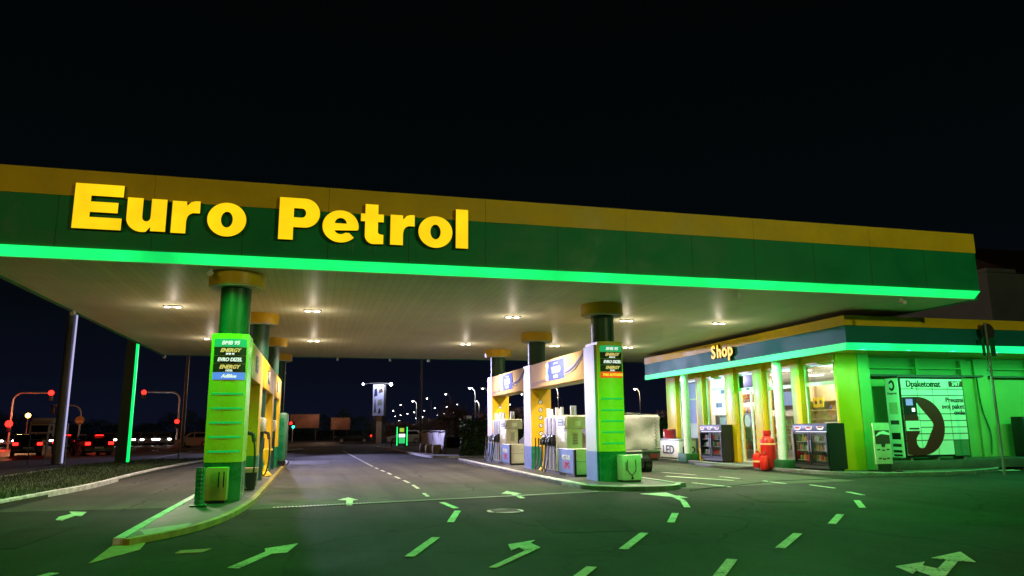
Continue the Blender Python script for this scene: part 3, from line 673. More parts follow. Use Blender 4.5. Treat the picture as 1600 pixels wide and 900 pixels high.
# ------------------------------------------------------------------ dispensers
def hose(x, y, z0, side, sag, parent, r=.016):
    pts = []
    for i in range(15):
        u_ = i / 14
        px = x + side * (.10 + .16 * math.sin(math.pi * u_)); py = y - sag * math.sin(math.pi * u_) * .8 + .25 * u_
        pz = z0 - (z0 - .14) * math.sin(math.pi * min(1, u_ * 1.0)) ** .8 + (.55 * u_ if u_ > .5 else 0) * .6
        pts.append((px, py, max(.125, pz)))
    part('hose', MB().tube(pts, r, 6), 'rubber', parent)
def dispenser(x0, y0, label, side=-1, w_=.62, art='blue'):
    """y0 = near end; low cabinet, upper meter body, wide head, hose module with masts behind"""
    x1 = x0 + w_
    t = thing('fuel_dispenser', label, 'fuel pump', ((x0 + x1) / 2, y0 + 1.6, .1), group='multi hose fuel dispensers')
    part('plinth', MB().box(x0 + .01, x1 + .0, y0, y0 + 3.2, .1, .17), 'black', t)
    part('lower_cabinet', MB().box(x0 + .02, x1, y0 + .003, y0 + 1.5, .17, .94, .015), 'offwhite', t)
    art_ = part('cabinet_art', MB().box(x0 - .002, x0 + .018, y0 + .10, y0 + 1.5, .19, .92), 'blue', t)
    part('corner_trim', MB().box(x0 - .004, x0 + .07, y0 - .006, y0 + .098, .17, .92), 'black', t)
    text('lettering', 'PETROL', .20, (x0 - .006, y0 + .75, .66), '-X', 'text_white', art_, bold=.006, sx=1.1)
    text('lettering', 'LPG', .30, (x0 - .006, y0 + .72, .42), '-X', 'red', art_, bold=.006, sx=1.1)
    part('meter_body', MB().box(x0 + .04, x1 - .06, y0 + .75, y0 + 1.75, .94, 1.55, .01), 'offwhite', t)
    vn = part('vent_panel', MB().box(x0 + .22, x0 + .42, y0 + .738, y0 + .749, 1.05, 1.44), 'silver', t)
    for q in range(7): part('vent_slot', MB().box(x0 + .245, x0 + .395, y0 + .731, y0 + .7375, 1.08 + q * .05, 1.10 + q * .05), 'darkgrey', vn) if q < 7 else None
    hd = part('display_head', MB().box(x0 + .02, x1 + .14, y0 + .70, y0 + 1.85, 1.553, 1.97, .05), 'offwhite', t)
    sc_ = part('price_display', MB().box(x0 - .004, x0 + .018, y0 + .80, y0 + 1.70, 1.56, 1.95), 'white', t)
    part('screen', MB().box(x0 - .010, x0 - .0045, y0 + 1.0, y0 + 1.5, 1.66, 1.88), 'darkgrey', sc_)
    part('keypad', MB().box(x0 - .010, x0 - .0045, y0 + .84, y0 + .95, 1.66, 1.82), 'black', t)
    part('digits', MB().box(x0 - .014, x0 - .0105, y0 + 1.05, y0 + 1.45, 1.79, 1.85), 'lit_digits', sc_)
    part('digits', MB().box(x0 - .014, x0 - .0105, y0 + 1.05, y0 + 1.45, 1.69, 1.74), 'lit_digits', sc_)
    part('service_notice', MB().box(x0 + .034, x0 + .0395, y0 + .95, y0 + 1.3, 1.15, 1.42), 'text_white', t)
    part('panel_gap', MB().box(x0 + .06, x1 - .02, y0 - .002, y0 + .0028, .555, .563), 'darkgrey', t)
    part('door_lock', MB().disc((x1 - .09, y0 + .002, .72), (0, -1, 0), .018, .006, 10), 'darkgrey', t)
    part('top_sticker', MB().box(x0 + .30, x0 + .50, y0 + .694, y0 + .6995, 1.66, 1.80), 'text_white', hd)
    part('head_seam', MB().box(x0 + .10, x1 + .08, y0 + .694, y0 + .6995, 1.895, 1.903), 'darkgrey', hd)
    part('hose_module', MB().box(x0 + .06, x1 - .04, y0 + 1.87, y0 + 3.2, .17, 1.95, .02), 'white', t)
    for k in range(6):
        part('module_rib', MB().box(x0 + .045, x0 + .06, y0 + 1.95 + k * .21, y0 + 2.06 + k * .21, .22, 1.92), 'silver' if k % 2 else 'darkgrey', t)
    for k in range(4):
        yy = y0 + 2.02 + k * .30
        part('nozzle_holder', MB().box(x0 - .06, x0 + .045, yy - .09, yy + .09, 1.0, 1.36, .02), 'black', t)
        nz = part('nozzle', MB().tube([(x0 - .08, yy - .05, 1.30), (x0 - .16, yy - .03, 1.22), (x0 - .17, yy + .02, 1.05)], .033, 8), 'silver' if k % 2 else 'black', t)
        part('nozzle_grip', MB().tube([(x0 - .16, yy - .04, 1.26), (x0 - .21, yy - .03, 1.10), (x0 - .17, yy, 1.0)], .018, 6), 'black', nz)
        pts = []
        for i in range(16):
            u_ = i / 15
            pts.append((x0 - .17 - .16 * math.sin(math.pi * u_) - .03 * k, yy + (.35 * u_ - .5 * math.sin(math.pi * u_) * (.35 + .2 * (k % 2))), 1.0 - (.87 - .02 * k) * math.sin(math.pi * u_) ** .55 + u_ ** 3 * .25))
        part('hose', MB().tube(pts, .022, 6), 'rubber', t)
    for k, yy in enumerate((y0 + 1.5, y0 + 1.95, y0 + 2.05, y0 + 2.75, y0 + 3.0)):
        part('hose_mast', MB().box(x0 + .12 + .04 * (k % 2), x0 + .20 + .04 * (k % 2), yy, yy + .11, 1.95, 2.27 - .04 * (k % 2)), 'white', t)
    for k in range(3):
        part('hose_mast', MB().box(x0 + .36 + .07 * k, x0 + .405 + .07 * k, y0 + 1.2, y0 + 1.3, 1.97, 2.30), 'white', t)
    # lane-side nozzles on the far side
    for k in range(2):
        yy = y0 + 2.1 + k * .5
        part('nozzle_holder', MB().box(x1 - .045, x1 + .06, yy - .09, yy + .09, 1.0, 1.36, .02), 'black', t)
    return t
dispenser(7.70, 21.80, 'near fuel dispenser of the right island with bright lettered blue cabinet side')
dispenser(7.70, 29.70, 'far fuel dispenser of the right island beyond the middle column')
dispenser(-2.22, 22.4, 'near fuel dispenser of the left island, mostly behind the sign pillar', w_=.55)
dispenser(-2.22, 28.4, 'far fuel dispenser of the left island, hidden deep in the portal', w_=.55)

def side_nozzle(x, y, label):
    """nozzle hanging on the lane side of the left island with a drooping hose"""
    t = thing('fuel_nozzle', label, 'nozzle', (x, y, .1), group='black nozzles on the left island')
    part('nozzle_body', MB().tube([(x - .05, y, 1.55), (x + .10, y - .05, 1.50), (x + .14, y - .08, 1.32)], .05, 10), 'black', t)
    part('holder', MB().box(x - .16, x - .04, y - .1, y + .12, 1.25, 1.62, .02), 'darkgrey', t)
    pts = [(x + .14, y - .08, 1.34), (x + .17, y - .1, 1.0), (x + .16, y - .1, .6), (x + .08, y - .05, .25), (x - .02, y + .1, .2), (x - .08, y + .2, .5), (x - .1, y + .25, 1.1)]
    part('hose', MB().tube(smooth3(pts), .022, 8), 'rubber', t)
def smooth3(pts, k=5):
    P_ = [Vector(p) for p in pts]; out = []
    for i in range(len(P_) - 1):
        p0 = P_[max(i - 1, 0)]; p1 = P_[i]; p2 = P_[i + 1]; p3 = P_[min(i + 2, len(P_) - 1)]
        for j in range(k):
            t = j / k; out.append(.5 * ((2 * p1) + (-p0 + p2) * t + (2 * p0 - 5 * p1 + 4 * p2 - p3) * t * t + (-p0 + 3 * p1 - 3 * p2 + p3) * t ** 3))
    out.append(P_[-1]); return out
side_nozzle(-1.62, 19.4, 'black fuel nozzle with hanging hose just behind the left sign pillar')
side_nozzle(-1.62, 25.2, 'black fuel nozzle with hanging hose beside the yellow trolley')
# bucket and yellow stand
t = thing('waste_bin', 'black bucket bin with pink rim beneath the left island nozzle', 'bin', (-1.60, 20.2, .11))
part('bucket', MB().lathe(-1.60, 20.2, [(.13, .11), (.17, .55)], 20), 'black', t); part('rim', MB().lathe(-1.60, 20.2, [(.19, .55), (.20, .66), (.15, .66)], 20), P('pink_rim', (.6, .25, .2), .5), t)
def yellow_stand(x, y, label):
    t = thing('yellow_service_stand', label, 'service stand', (x, y, .1), group='yellow water and wiper stands')
    part('tray', MB().box(x - .2, x + .2, y - .15, y + .15, .92, .98, .01), 'yellow_fascia', t)
    part('funnel', MB().lathe(x, y, [(.05, .45), (.09, .6), (.17, .92)], 18), 'yellow_fascia', t)
    part('stem', MB().lathe(x, y, [(.09, .25), (.06, .45)], 16), 'yellow_fascia', t)
    part('foot', MB().lathe(x, y, [(.22, .1), (.20, .16), (.09, .25)], 18), 'yellow_fascia', t)
yellow_stand(8.0, 25.85, 'yellow stand in front of the middle pier of the right island')
yellow_stand(-1.62, 26.4, 'yellow stand in front of the second pier of the left island')

# air & water boxes
def service_box(x0, x1, y0, y1, label, hoses=True):
    t = thing('air_water_box', label, 'service box', ((x0 + x1) / 2, (y0 + y1) / 2, .1), group='service boxes before the sign pillars')
    part('foot', MB().box(x0 + .03, x1 - .03, y0 + .03, y1 - .03, .1, .15), 'black', t)
    part('cabinet', MB().box(x0, x1, y0, y1, .15, .83, .02), 'beige' if hoses else P('green_lit_beige', (.42, .44, .08), .5, stain=.15, ss=3), t)  # box without hoses: beige with the green light put into its colour
    if hoses:
        c = (x0 + x1) / 2; y = y0 - .012
        part('hose_left', MB().tube(smooth3([(c - .13, y, .70), (c - .13, y, .42), (c, y, .27), (c, y, .23)]), .009, 6), 'black', t)
        part('hose_right', MB().tube(smooth3([(c + .11, y, .70), (c + .11, y, .42), (c, y, .29), (c + .01, y, .23)]), .009, 6), 'black', t)
        part('hose_left', MB().tube([(c - .18, y, .64), (c - .18, y, .40)], .008, 6), 'black', t)
        part('connector', MB().sphere((c, y, .21), .035, 8), 'black', t)
    else:
        c = (x0 + x1) / 2 + .1
        for dx in (-.05, .05): part('vent_slot', MB().box(c + dx - .012, c + dx + .012, y0 - .006, y0 + .002, .42, .74), 'black', t)
service_box(-2.24, -1.80, 16.95, 17.28, 'beige service box lit green before the left sign pillar', False)
service_box(8.20, 8.78, 19.25, 19.62, 'cream air and water box with two looped hoses before the right pillar')
t = thing('ribbed_bollard', 'green ribbed bollard tube on a square foot beside the cream box', 'bollard', (-2.27, 16.5, .1))
part('tube', MB().lathe(-2.27, 16.5, [(.09, .13)] + [q for i in range(8) for q in ((.086, .15 + i * .085), (.092, .17 + i * .085), (.092, .20 + i * .085), (.086, .22 + i * .085))] + [(.085, .86)], 24), 'green', t)
part('foot', MB().box(-2.43, -2.11, 16.34, 16.66, .1, .13, .01), 'green', t)
# tall cabinet at the island end
t = thing('green_cabinet', 'tall pale green cabinet with rounded top at the far end of the left island', 'cabinet', (-1.35, 34, .1))
part('cabinet_body', MB().box(-1.85, -1.25, 33.4, 35.0, .25, 2.35, .12), P('pale_green', (.05, .16, .08), .4), t)
part('cabinet_door', MB().box(-1.72, -1.38, 33.385, 33.399, .4, 2.1), 'green', t); part('cabinet_base', MB().box(-1.8, -1.3, 33.45, 34.95, .11, .25), 'black', t)

# ------------------------------------------------------------------ vehicles
def car(name, label, loc, rz, color, style='hatch', lights='tail', group=None, on=True, L_=4.2, W=1.75, Hh=1.46):
    """nose along local +Y"""
    t = thing(name, label, 'car', loc, rz, group)
    a = L_ / 2
    if style == 'hatch':
        low = [(-a, .35), (-a + .05, .88), (-a + .12, .98), (a * .40, .97), (a - .35, .80), (a - .04, .62), (a, .35), (a - .1, .22), (-a + .1, .22)]
        cab = [(-a + .10, .95), (-a + .42, Hh - .10), (-a + .75, Hh - .01), (.10, Hh), (.45, Hh - .07), (a * .52, .94)]
    else:
        low = [(-a, .40), (-a + .04, .90), (-a + .85, 1.0), (a * .40, .97), (a - .35, .80), (a - .04, .62), (a, .35), (a - .1, .22), (-a + .1, .22)]
        cab = [(-a + .55, .96), (-a + 1.15, Hh - .06), (-a + 1.5, Hh), (.15, Hh), (.45, Hh - .07), (a * .50, .94)]
    mt = P(name + '_paint', color, .25, coat=.6, var=.03)
    mb = MB(); hw = W / 2
    n_ = len(low)
    rings = [(-hw + .06, .93), (-hw, 1.0), (hw, 1.0), (hw - .06, .93)]
    vs_ = []
    for x, sc in rings:
        for (y, z) in low: vs_.append((x, y * (1 if sc == 1 else .985), .62 + (z - .62) * (1 if sc == 1 else .94)))
    fs_ = [tuple(range(n_ - 1, -1, -1)), tuple(range(3 * n_, 4 * n_))]
    for j in range(3):
        for i in range(n_): fs_.append((j * n_ + i, j * n_ + (i + 1) % n_, (j + 1) * n_ + (i + 1) % n_, (j + 1) * n_ + i))
    mb.add(vs_, fs_)
    nc = len(cab); vs_ = []
    for x, in ((-1,), (1,)):
        for (y, z) in cab:
            k = (z - .95) / (Hh - .95); vs_.append((x * (hw - .05 - .16 * k), y, z))
    fs_ = [tuple(range(nc - 1, -1, -1)), tuple(range(nc, 2 * nc))] + [(i, (i + 1) % nc, nc + (i + 1) % nc, nc + i) for i in range(nc)]
    mb.add(vs_, fs_)
    part('body', mb, mt, t, False)
    # glass: slightly proud of the cabin
    ymin = min(p[0] for p in cab); ymax = max(p[0] for p in cab)
    for s_ in (-1, 1):
        def wq(y0, y1, z0, z1, y0t, y1t):
            pts = []
            for y, z in ((y0, z0), (y1, z0), (y1t, z1), (y0t, z1)):
                k = (z - .95) / (Hh - .95); pts.append((s_ * (hw - .05 - .16 * k + .006), y, z))
            for y, z in ((y0, z0), (y1, z0), (y1t, z1), (y0t, z1)):
                k = (z - .95) / (Hh - .95); pts.append((s_ * (hw - .05 - .16 * k - .01), y, z))
            return pts
        q = [(0, 1, 2, 3), (7, 6, 5, 4), (0, 4, 5, 1), (1, 5, 6, 2), (2, 6, 7, 3), (3, 7, 4, 0)]
        part('side_window', MB().add(wq(ymin + .35, -.10, 1.0, Hh - .10, ymin + .60, -.10), q), 'dark_glass', t, False)
        part('side_window', MB().add(wq(-.02, ymax - .30, 1.0, Hh - .10, -.02, ymax - .72), q), 'dark_glass', t, False)
    # rear and front screens
    def screen(p0, p1, off, nm):
        (ya_, za), (yb, zb) = p0, p1
        ka = (za - .95) / (Hh - .95); kb = (zb - .95) / (Hh - .95); wa = hw - .16 - .16 * ka; wb = hw - .16 - .16 * kb
        part(nm, MB().add([(-wa, ya_ + off, za), (wa, ya_ + off, za), (wb, yb + off, zb), (-wb, yb + off, zb), (-wa, ya_, za - .01), (wa, ya_, za - .01), (wb, yb, zb - .01), (-wb, yb, zb - .01)],
                          [(0, 1, 2, 3), (4, 7, 6, 5), (0, 4, 5, 1), (1, 5, 6, 2), (2, 6, 7, 3), (3, 7, 4, 0)]), 'dark_glass', t, False)
    c0, c1 = cab[0], cab[1]
    screen((c0[0] + .15 * (c1[0] - c0[0]) , c0[1] + .15 * (c1[1] - c0[1])), (c1[0] - .1 * (c1[0] - c0[0]), c1[1] - .1 * (c1[1] - c0[1])), -.02, 'rear_window')
    c0, c1 = cab[-1], cab[-2]
    screen((c0[0] + .1 * (c1[0] - c0[0]), c0[1] + .1 * (c1[1] - c0[1])), (c1[0] - .1 * (c1[0] - c0[0]), c1[1] - .1 * (c1[1] - c0[1])), .03, 'windscreen')
    for sx in (-1, 1):
        for yy in (-a + .78, a - .80):
            wl = part('wheel', MB().tube([(sx * (hw - .20), yy, .31), (sx * (hw + .005), yy, .31)], .31, 18), 'rubber', t, False)
            part('rim', MB().tube([(sx * (hw), yy, .31), (sx * (hw + .015), yy, .31)], .19, 12), 'silver', wl, False)
        part('tail_light', MB().box(sx * (hw - .18) - .15, sx * (hw - .18) + .15, -a - .012, -a + .10, .74, .92), 'redlight' if (on and lights == 'tail') else 'red', t, False)
        part('head_light', MB().box(sx * (hw - .28) - .17, sx * (hw - .28) + .17, a - .30, a + .01, .62, .76), 'headlight' if (on and lights == 'head') else 'silver', t, False)
    part('number_plate', MB().box(-.26, .26, -a - .012, -a + .03, .50, .61), 'white', t, False)
    part('bumper', MB().box(-hw + .05, hw - .05, -a - .03, -a + .1, .28, .45, .02), mt, t, False)
    return t
dk = (.02, .02, .022)
car('parked_car', 'dark hatchback with red tail lights, left of the pair of thin posts', (-19.6, 59, 0), R(20), dk, 'hatch', 'tail', 'cars waiting at the junction')
c = car('parked_car', 'dark car with pale number plate, seen behind the tall grey mast', (-19.2, 66, 0), R(16), (.05, .05, .055), 'hatch', 'tail', 'cars waiting at the junction')
part('brake_light', MB().box(-.3, .3, -1.86, -1.82, 1.33, 1.38), 'redlight', c, False)
c = car('parked_car', 'dark hatchback braking, between the grey mast and the green neon mast', (-15.0, 57, 0), R(28), (.03, .02, .022), 'hatch', 'tail', 'cars waiting at the junction')
part('brake_light', MB().box(-.25, .25, -1.86, -1.82, 1.33, 1.38), 'redlight', c, False)
car('parked_car', 'pale silver hatchback seen from the side left of the left pillar', (-11.4, 78.5, 0), R(78), (.55, .5, .45), 'hatch', 'none', on=False, L_=3.7)
car('parked_car', 'black saloon crossing beyond the forecourt below the advertising totem', (4.2, 90, 0), R(84), (.01, .01, .012), 'sedan', 'tail')
car('parked_car', 'white hatchback half hidden behind the small green kiosk', (9.6, 84, 0), R(86), (.7, .7, .68), 'hatch', 'none', on=False, L_=4.0)
car('parked_car', 'pale car parked on the rise above the green kiosk', (13.3, 118, .9), R(70), (.35, .35, .33), 'hatch', 'none', on=False)
oncoming = [(-33.6, 95, ''), (-32.2, 97, ''), (-30.2, 96, ''), (-23.0, 94, ''), (-20.1, 95, ''), (-18.9, 93.5, ''), (-18.7, 96.5, ''), (-17.4, 94.5, '')]
lbs = ['oncoming car with white headlights at the far left edge of the road', 'oncoming car with headlights left of the first dark hatchback', 'oncoming car with headlights between the dark hatchback and the mast',
       'oncoming car with lone bright headlights left of the neon mast', 'first of the four distant headlight cars right of the neon mast', 'second of the four distant headlight cars right of the neon mast',
       'third of the four distant headlight cars right of the neon mast', 'last of the four distant headlight cars, nearest the traffic light post']
pro = None
for (x, y, _), lb in zip(oncoming, lbs):
    if pro is None: o = pro = car('oncoming_car', lb, (x, y, 0), 0, (.08, .08, .085), 'sedan', 'head', 'oncoming cars with headlights on')
    else: o = copy_tree(pro)
    o.location = (x, y, 0); o.rotation_euler.z = R(180) - math.atan2(x, y) + R(3); o['label'] = lb
# oncoming truck
def truck(x, y, rz):
    t = thing('delivery_truck', 'pale orange lit truck with dark windscreen waiting behind the cars', 'truck', (x, y, 0), rz)
    part('cab', MB().prism([(2.0, .5), (4.1, .5), (4.15, 1.6), (3.75, 2.9), (3.3, 3.1), (2.0, 3.1)], -1.15, 1.15, 'X'), P('truck_paint', (.65, .48, .30), .35), t, False)
    part('windscreen', MB().add([(-1.0, 4.17, 1.62), (1.0, 4.17, 1.62), (.95, 3.84, 2.60), (-.95, 3.84, 2.60), (-1.0, 4.05, 1.62), (1.0, 4.05, 1.62), (.95, 3.72, 2.60), (-.95, 3.72, 2.60)],
                                [(0, 1, 2, 3), (4, 7, 6, 5), (0, 4, 5, 1), (1, 5, 6, 2), (2, 6, 7, 3), (3, 7, 4, 0)]), 'dark_glass', t, False)
    part('cargo_box', MB().box(-1.25, 1.25, -4, 1.9, .9, 3.5, .03), P('truck_box', (.6, .55, .45), .5), t, False)
    part('grille', MB().box(-.8, .8, 4.1, 4.18, .75, 1.35), 'black', t, False)
    for sx in (-1, 1):
        for yy in (-3, 3.0): part('wheel', MB().tube([(sx * .8, yy, .5), (sx * 1.18, yy, .5)], .5, 18), 'rubber', t, False)
        part('head_light', MB().box(sx * .9 - .16, sx * .9 + .16, 4.1, 4.2, .6, .8), 'headlight', t, False)
        part('mirror', MB().box(sx * 1.38 - .1, sx * 1.38 + .1, 3.9, 4.0, 1.8, 2.4), 'black', t, False)
truck(-36.6, 116, R(180 + 10))

# trailer
t = thing('box_trailer', 'small trailer under a cream tarpaulin parked right of the right pillar', 'trailer', (10.55, 26.3, 0))
X_, Y_ = (9.45, 11.88), (24.40, 27.9)
part('chassis', MB().box(X_[0] + .05, X_[1] - .05, Y_[0] + .05, Y_[1], .40, .52), 'darkgrey', t)
part('tub', MB().box(X_[0], X_[1], Y_[0], Y_[1], .52, .84, .015), 'silver', t)
part('tub_rail', MB().box(X_[0] - .015, X_[1] + .015, Y_[0] - .02, Y_[0] - .001, .74, .80), 'offwhite', t)
# tarp with sag folds
vs_ = []; fs_ = []
NX, NZ = 24, 16
def tarp_face(fn):
    k = len(vs_)
    for j in range(NZ + 1):
        for i in range(NX + 1): vs_.append(fn(i / NX, j / NZ))
    for j in range(NZ):
        for i in range(NX): fs_.append((k + j * (NX + 1) + i, k + j * (NX + 1) + i + 1, k + (j + 1) * (NX + 1) + i + 1, k + (j + 1) * (NX + 1) + i))
def fold(u_, v_, s_): return .03 * math.sin(u_ * 17 - v_ * 6 + s_) * (1 - v_) * u_ + .05 * math.sin(u_ * 9 + v_ * 5 + s_) * (1 - v_) + .025 * math.sin(u_ * 4 - v_ * 9 + s_) - .03 * math.sin(math.pi * u_) * math.sin(math.pi * v_)
topz = 2.02
tarp_face(lambda u_, v_: (X_[0] + (X_[1] - X_[0]) * (u_ if v_ < .97 else .02 + .96 * u_), Y_[0] - .02 + (0 if v_ < .97 else .05) - fold(u_, v_, 0), .80 + (topz - .80) * v_ - .12 * (1 - v_) * (1 - u_)))
tarp_face(lambda u_, v_: (X_[0] - .02 + (0 if v_ < .97 else .05) - fold(u_, v_, 2), Y_[0] + (Y_[1] - Y_[0]) * u_, .80 + (topz - .80) * v_))
tarp_face(lambda u_, v_: (X_[1] + .02 - (0 if v_ < .97 else .05) + fold(u_, v_, 4), Y_[0] + (Y_[1] - Y_[0]) * u_, .80 + (topz - .80) * v_))
tarp_face(lambda u_, v_: (X_[0] + (X_[1] - X_[0]) * u_, Y_[0] + .03 + (Y_[1] - Y_[0] - .03) * v_, topz + .06 * math.sin(math.pi * u_) + .02 * math.sin(v_ * 12)))
tarp_face(lambda u_, v_: (X_[0] + (X_[1] - X_[0]) * u_, Y_[1], .80 + (topz - .80) * v_))
part('tarpaulin', MB().add(vs_, fs_), 'tarp', t)
mb = MB()
for i in range(9):
    z = .90 + i * .12; mb.tube([(X_[1] - .22, Y_[0] - .07, z), (X_[1] - .14, Y_[0] - .075, z + .06), (X_[1] - .22, Y_[0] - .07, z + .12)], .010, 5)
part('lacing', mb, 'ink', t)
part('tarp_edge', MB().tube([(X_[0], Y_[0] - .06, .72), (X_[0] + 1, Y_[0] - .07, .80), (X_[1], Y_[0] - .06, .84)], .018, 6), 'ink', t)
pl = part('number_plate', MB().box(10.45, 11.15, Y_[0] - .035, Y_[0] - .022, .52, .66), 'white', t); text('lettering', 'BG 112-BG', .12, (10.8, Y_[0] - .039, .59), '-Y', 'ink', pl, bold=.002)
part('light_board', MB().box(X_[0] + .02, X_[1] - .02, Y_[0] - .02, Y_[0] - .002, .48, .73), 'darkgrey', t)
for xx in (X_[0] + .28, X_[1] - .28): part('tail_light', MB().box(xx - .15, xx + .15, Y_[0] - .05, Y_[0] - .021, .50, .66), 'maroon', t)
for xx in (9.75, 11.50):
    wl = part('wheel', MB().tube([(xx - .1, 24.9, .29), (xx + .14, 24.9, .29)], .32, 22), 'rubber', t); part('rim', MB().tube([(xx - .12, 24.9, .3), (xx + .15, 24.9, .3)], .17, 14), 'silver', wl)
part('drawbar', MB().box(10.5, 10.65, 27.9, 29.3, .42, .5), 'darkgrey', t)
# cream van in front of the trailer
t = thing('cream_van', 'cream van with a long flat roof standing behind the near right dispenser', 'van', (9.9, 31.6, 0))
part('body', MB().prism([(29.4, .35), (29.4, 1.05), (29.5, 1.15), (29.7, 1.95), (30.0, 2.12), (33.0, 2.12), (33.6, 1.95), (34.2, 1.2), (35.0, 1.0), (35.1, .4)], 9.55, 11.3, 'X'), P('van_paint', (.62, .60, .45), .25, coat=.5, var=.03), t)
part('rear_window', MB().add([(9.70, 29.485, 1.22), (11.15, 29.485, 1.22), (11.10, 29.66, 1.88), (9.75, 29.66, 1.88), (9.7, 29.55, 1.2), (11.15, 29.55, 1.2), (11.1, 29.72, 1.86), (9.75, 29.72, 1.86)],
                             [(0, 1, 2, 3), (4, 7, 6, 5), (0, 4, 5, 1), (1, 5, 6, 2), (2, 6, 7, 3), (3, 7, 4, 0)]), 'dark_glass', t)
for a_, b_ in ((29.95, 31.2), (31.4, 32.5), (32.65, 33.5)): part('side_window', MB().box(9.535, 9.56, a_, b_, 1.25, 1.85, .004), 'dark_glass', t)
for yy in (30.2, 34.2):
    for xx in (9.52, 11.15): part('wheel', MB().tube([(xx, yy, .32), (xx + .2, yy, .32)], .32, 18), 'rubber', t)
for xx in (9.68, 11.17): part('tail_light', MB().box(xx - .08, xx + .08, 29.385, 29.42, .75, 1.15), 'red', t)

# ------------------------------------------------------------------ clear thin glazing
def thin_glass():
    m = bpy.data.materials.new('thin_glass'); m.use_nodes = True; nt = m.node_tree; n = nt.nodes; l = nt.links
    n.clear(); o = n.new('ShaderNodeOutputMaterial'); mx = n.new('ShaderNodeMixShader'); tr = n.new('ShaderNodeBsdfTransparent'); gl = n.new('ShaderNodeBsdfGlossy'); fr = n.new('ShaderNodeLayerWeight')
    gl.inputs['Roughness'].default_value = .03; tr.inputs['Color'].default_value = (.93, .96, .95, 1); fr.inputs['Blend'].default_value = .25
    ml = n.new('ShaderNodeMath'); ml.operation = 'MULTIPLY'; ml.inputs[1].default_value = .30; l.new(fr.outputs['Fresnel'], ml.inputs[0]); l.new(ml.outputs[0], mx.inputs[0]); l.new(tr.outputs[0], mx.inputs[1]); l.new(gl.outputs[0], mx.inputs[2]); l.new(mx.outputs[0], o.inputs['Surface'])
    return m
M['pane'] = thin_glass()
M['block_green'] = P('block_green', (.01, .10, .03), .6, var=.15, stain=.3, ss=3)
M['wood'] = P('shelf_board', (.55, .40, .24), .5, var=.1, vs=3)
M['inner'] = P('shop_inner_wall', (.70, .68, .62), .6, var=.03)
M['brown'] = P('brown_board', (.07, .035, .03), .5)
M['floor_in'] = P('shop_floor', (.35, .34, .3), .3)
M['lav'] = P('lavender_panel', (.45, .48, .80), .4)

# ------------------------------------------------------------------ shop
S = thing('shop_building', 'petrol station shop with glazed front, yellow pillars and green neon fascia', 'shop', (19, 24, .1))
FX, FY, FE, RX = 16.0, 19.4, 34.2, 36
def fasc(name, z0, z1, mat, out=0, bot=None):
    mb = MB(); d = .1
    mb.box(FX - out, FX + d, FY - out, FE, z0, z1); mb.box(FX + d + .001, RX, FY - out, FY + d, z0, z1); mb.box(FX + d + .001, FX + .8, FE - d, FE, z0, z1)
    return part(name, mb, mat, S)
fasc('yellow_fascia', 4.702, 5.02, 'yellow_fascia', .02); M['cool_lit_band'] = P('cool_lit_band', (.008, .20, .19), .6, var=.05, vs=.8, stain=.1, spec=.25)  # shop green with the cool light mixed into its colour
fasc('green_fascia', 4.15, 4.70, 'cool_lit_band')
STRIP2 = uneven(EM('green_neon_shop', (0.01, 1.0, .24), 1), .9, 1.7)
mb = MB(); mb.prism([(FY - .02, 4.148), (FE, 4.148), (FE, 3.93), (FY + .02, 3.93)], FX - .02, FX + .09, 'X')
mb.box(FX + .0905, RX, FY - .02, FY + .09, 3.93, 4.148)
part('neon_strip', mb, STRIP2, S)
part('roof_slab', MB().box(FX + .1, RX, FY + .1, FE - .1, 4.72, 4.80), 'darkgrey', S)
part('soffit', MB().box(FX + .1, RX, FY + .1, FE - .1, 4.04, 4.10), 'yellow', S)
def pillar(y0, y1, x0=17.02, x1=17.42, z1=4.04, mat='yellow'):
    p = part('pillar', MB().box(x0, x1, y0, y1, .1, z1, .008), mat, S); return p
for y0, y1 in ((33.0, 34.0), (30.40, 31.0), (27.72, 28.45), (25.65, 26.30), (23.28, 23.80)): pillar(y0, y1)
pillar(21.5, 21.62, 17.2, 18.08); pillar(21.47, 22.6, 18.082, 18.55, 4.04, 'tile_shop')
part('header_beam', MB().box(17.16, 17.40, 21.55, 33.98, 3.74, 4.035), 'yellow', S)
# window units: frame > pane
def window(y0, y1, z0=.1, z1=3.74, transom=3.05, door=False, xf=17.22):
    fr_ = MB(); w_ = .07
    fr_.box(xf, xf + .08, y0, y0 + w_, z0, z1); fr_.box(xf, xf + .08, y1 - w_, y1, z0, z1)
    fr_.box(xf, xf + .08, y0 + w_, y1 - w_, z1 - w_, z1); fr_.box(xf, xf + .08, y0 + w_, y1 - w_, z0, z0 + w_)
    if transom: fr_.box(xf - .01, xf + .09, y0 + w_, y1 - w_, transom - .06, transom + .06)
    wn = part('door' if door else 'window', fr_, 'lime_white', S)
    if transom:
        part('pane', MB().box(xf + .035, xf + .045, y0 + w_, y1 - w_, z0 + w_, transom - .06), 'pane', wn)
        part('pane', MB().box(xf + .035, xf + .045, y0 + w_, y1 - w_, transom + .06, z1 - w_), 'dark_glass' if door else 'pane', wn)
    else: part('pane', MB().box(xf + .035, xf + .045, y0 + w_, y1 - w_, z0 + w_, z1 - w_), 'pane', wn)
    return wn
window(31.02, 32.98, transom=None); window(28.47, 30.38, transom=None); window(23.82, 25.63); window(21.6, 23.26)
d = window(26.32, 27.70, transom=3.10, door=True)
part('mullion', MB().box(17.215, 17.295, 26.80, 26.85, .17, 3.04), 'lime_white', d)
part('sensor', MB().box(17.18, 17.21, 26.9, 27.05, 3.06, 3.14), 'black', d)
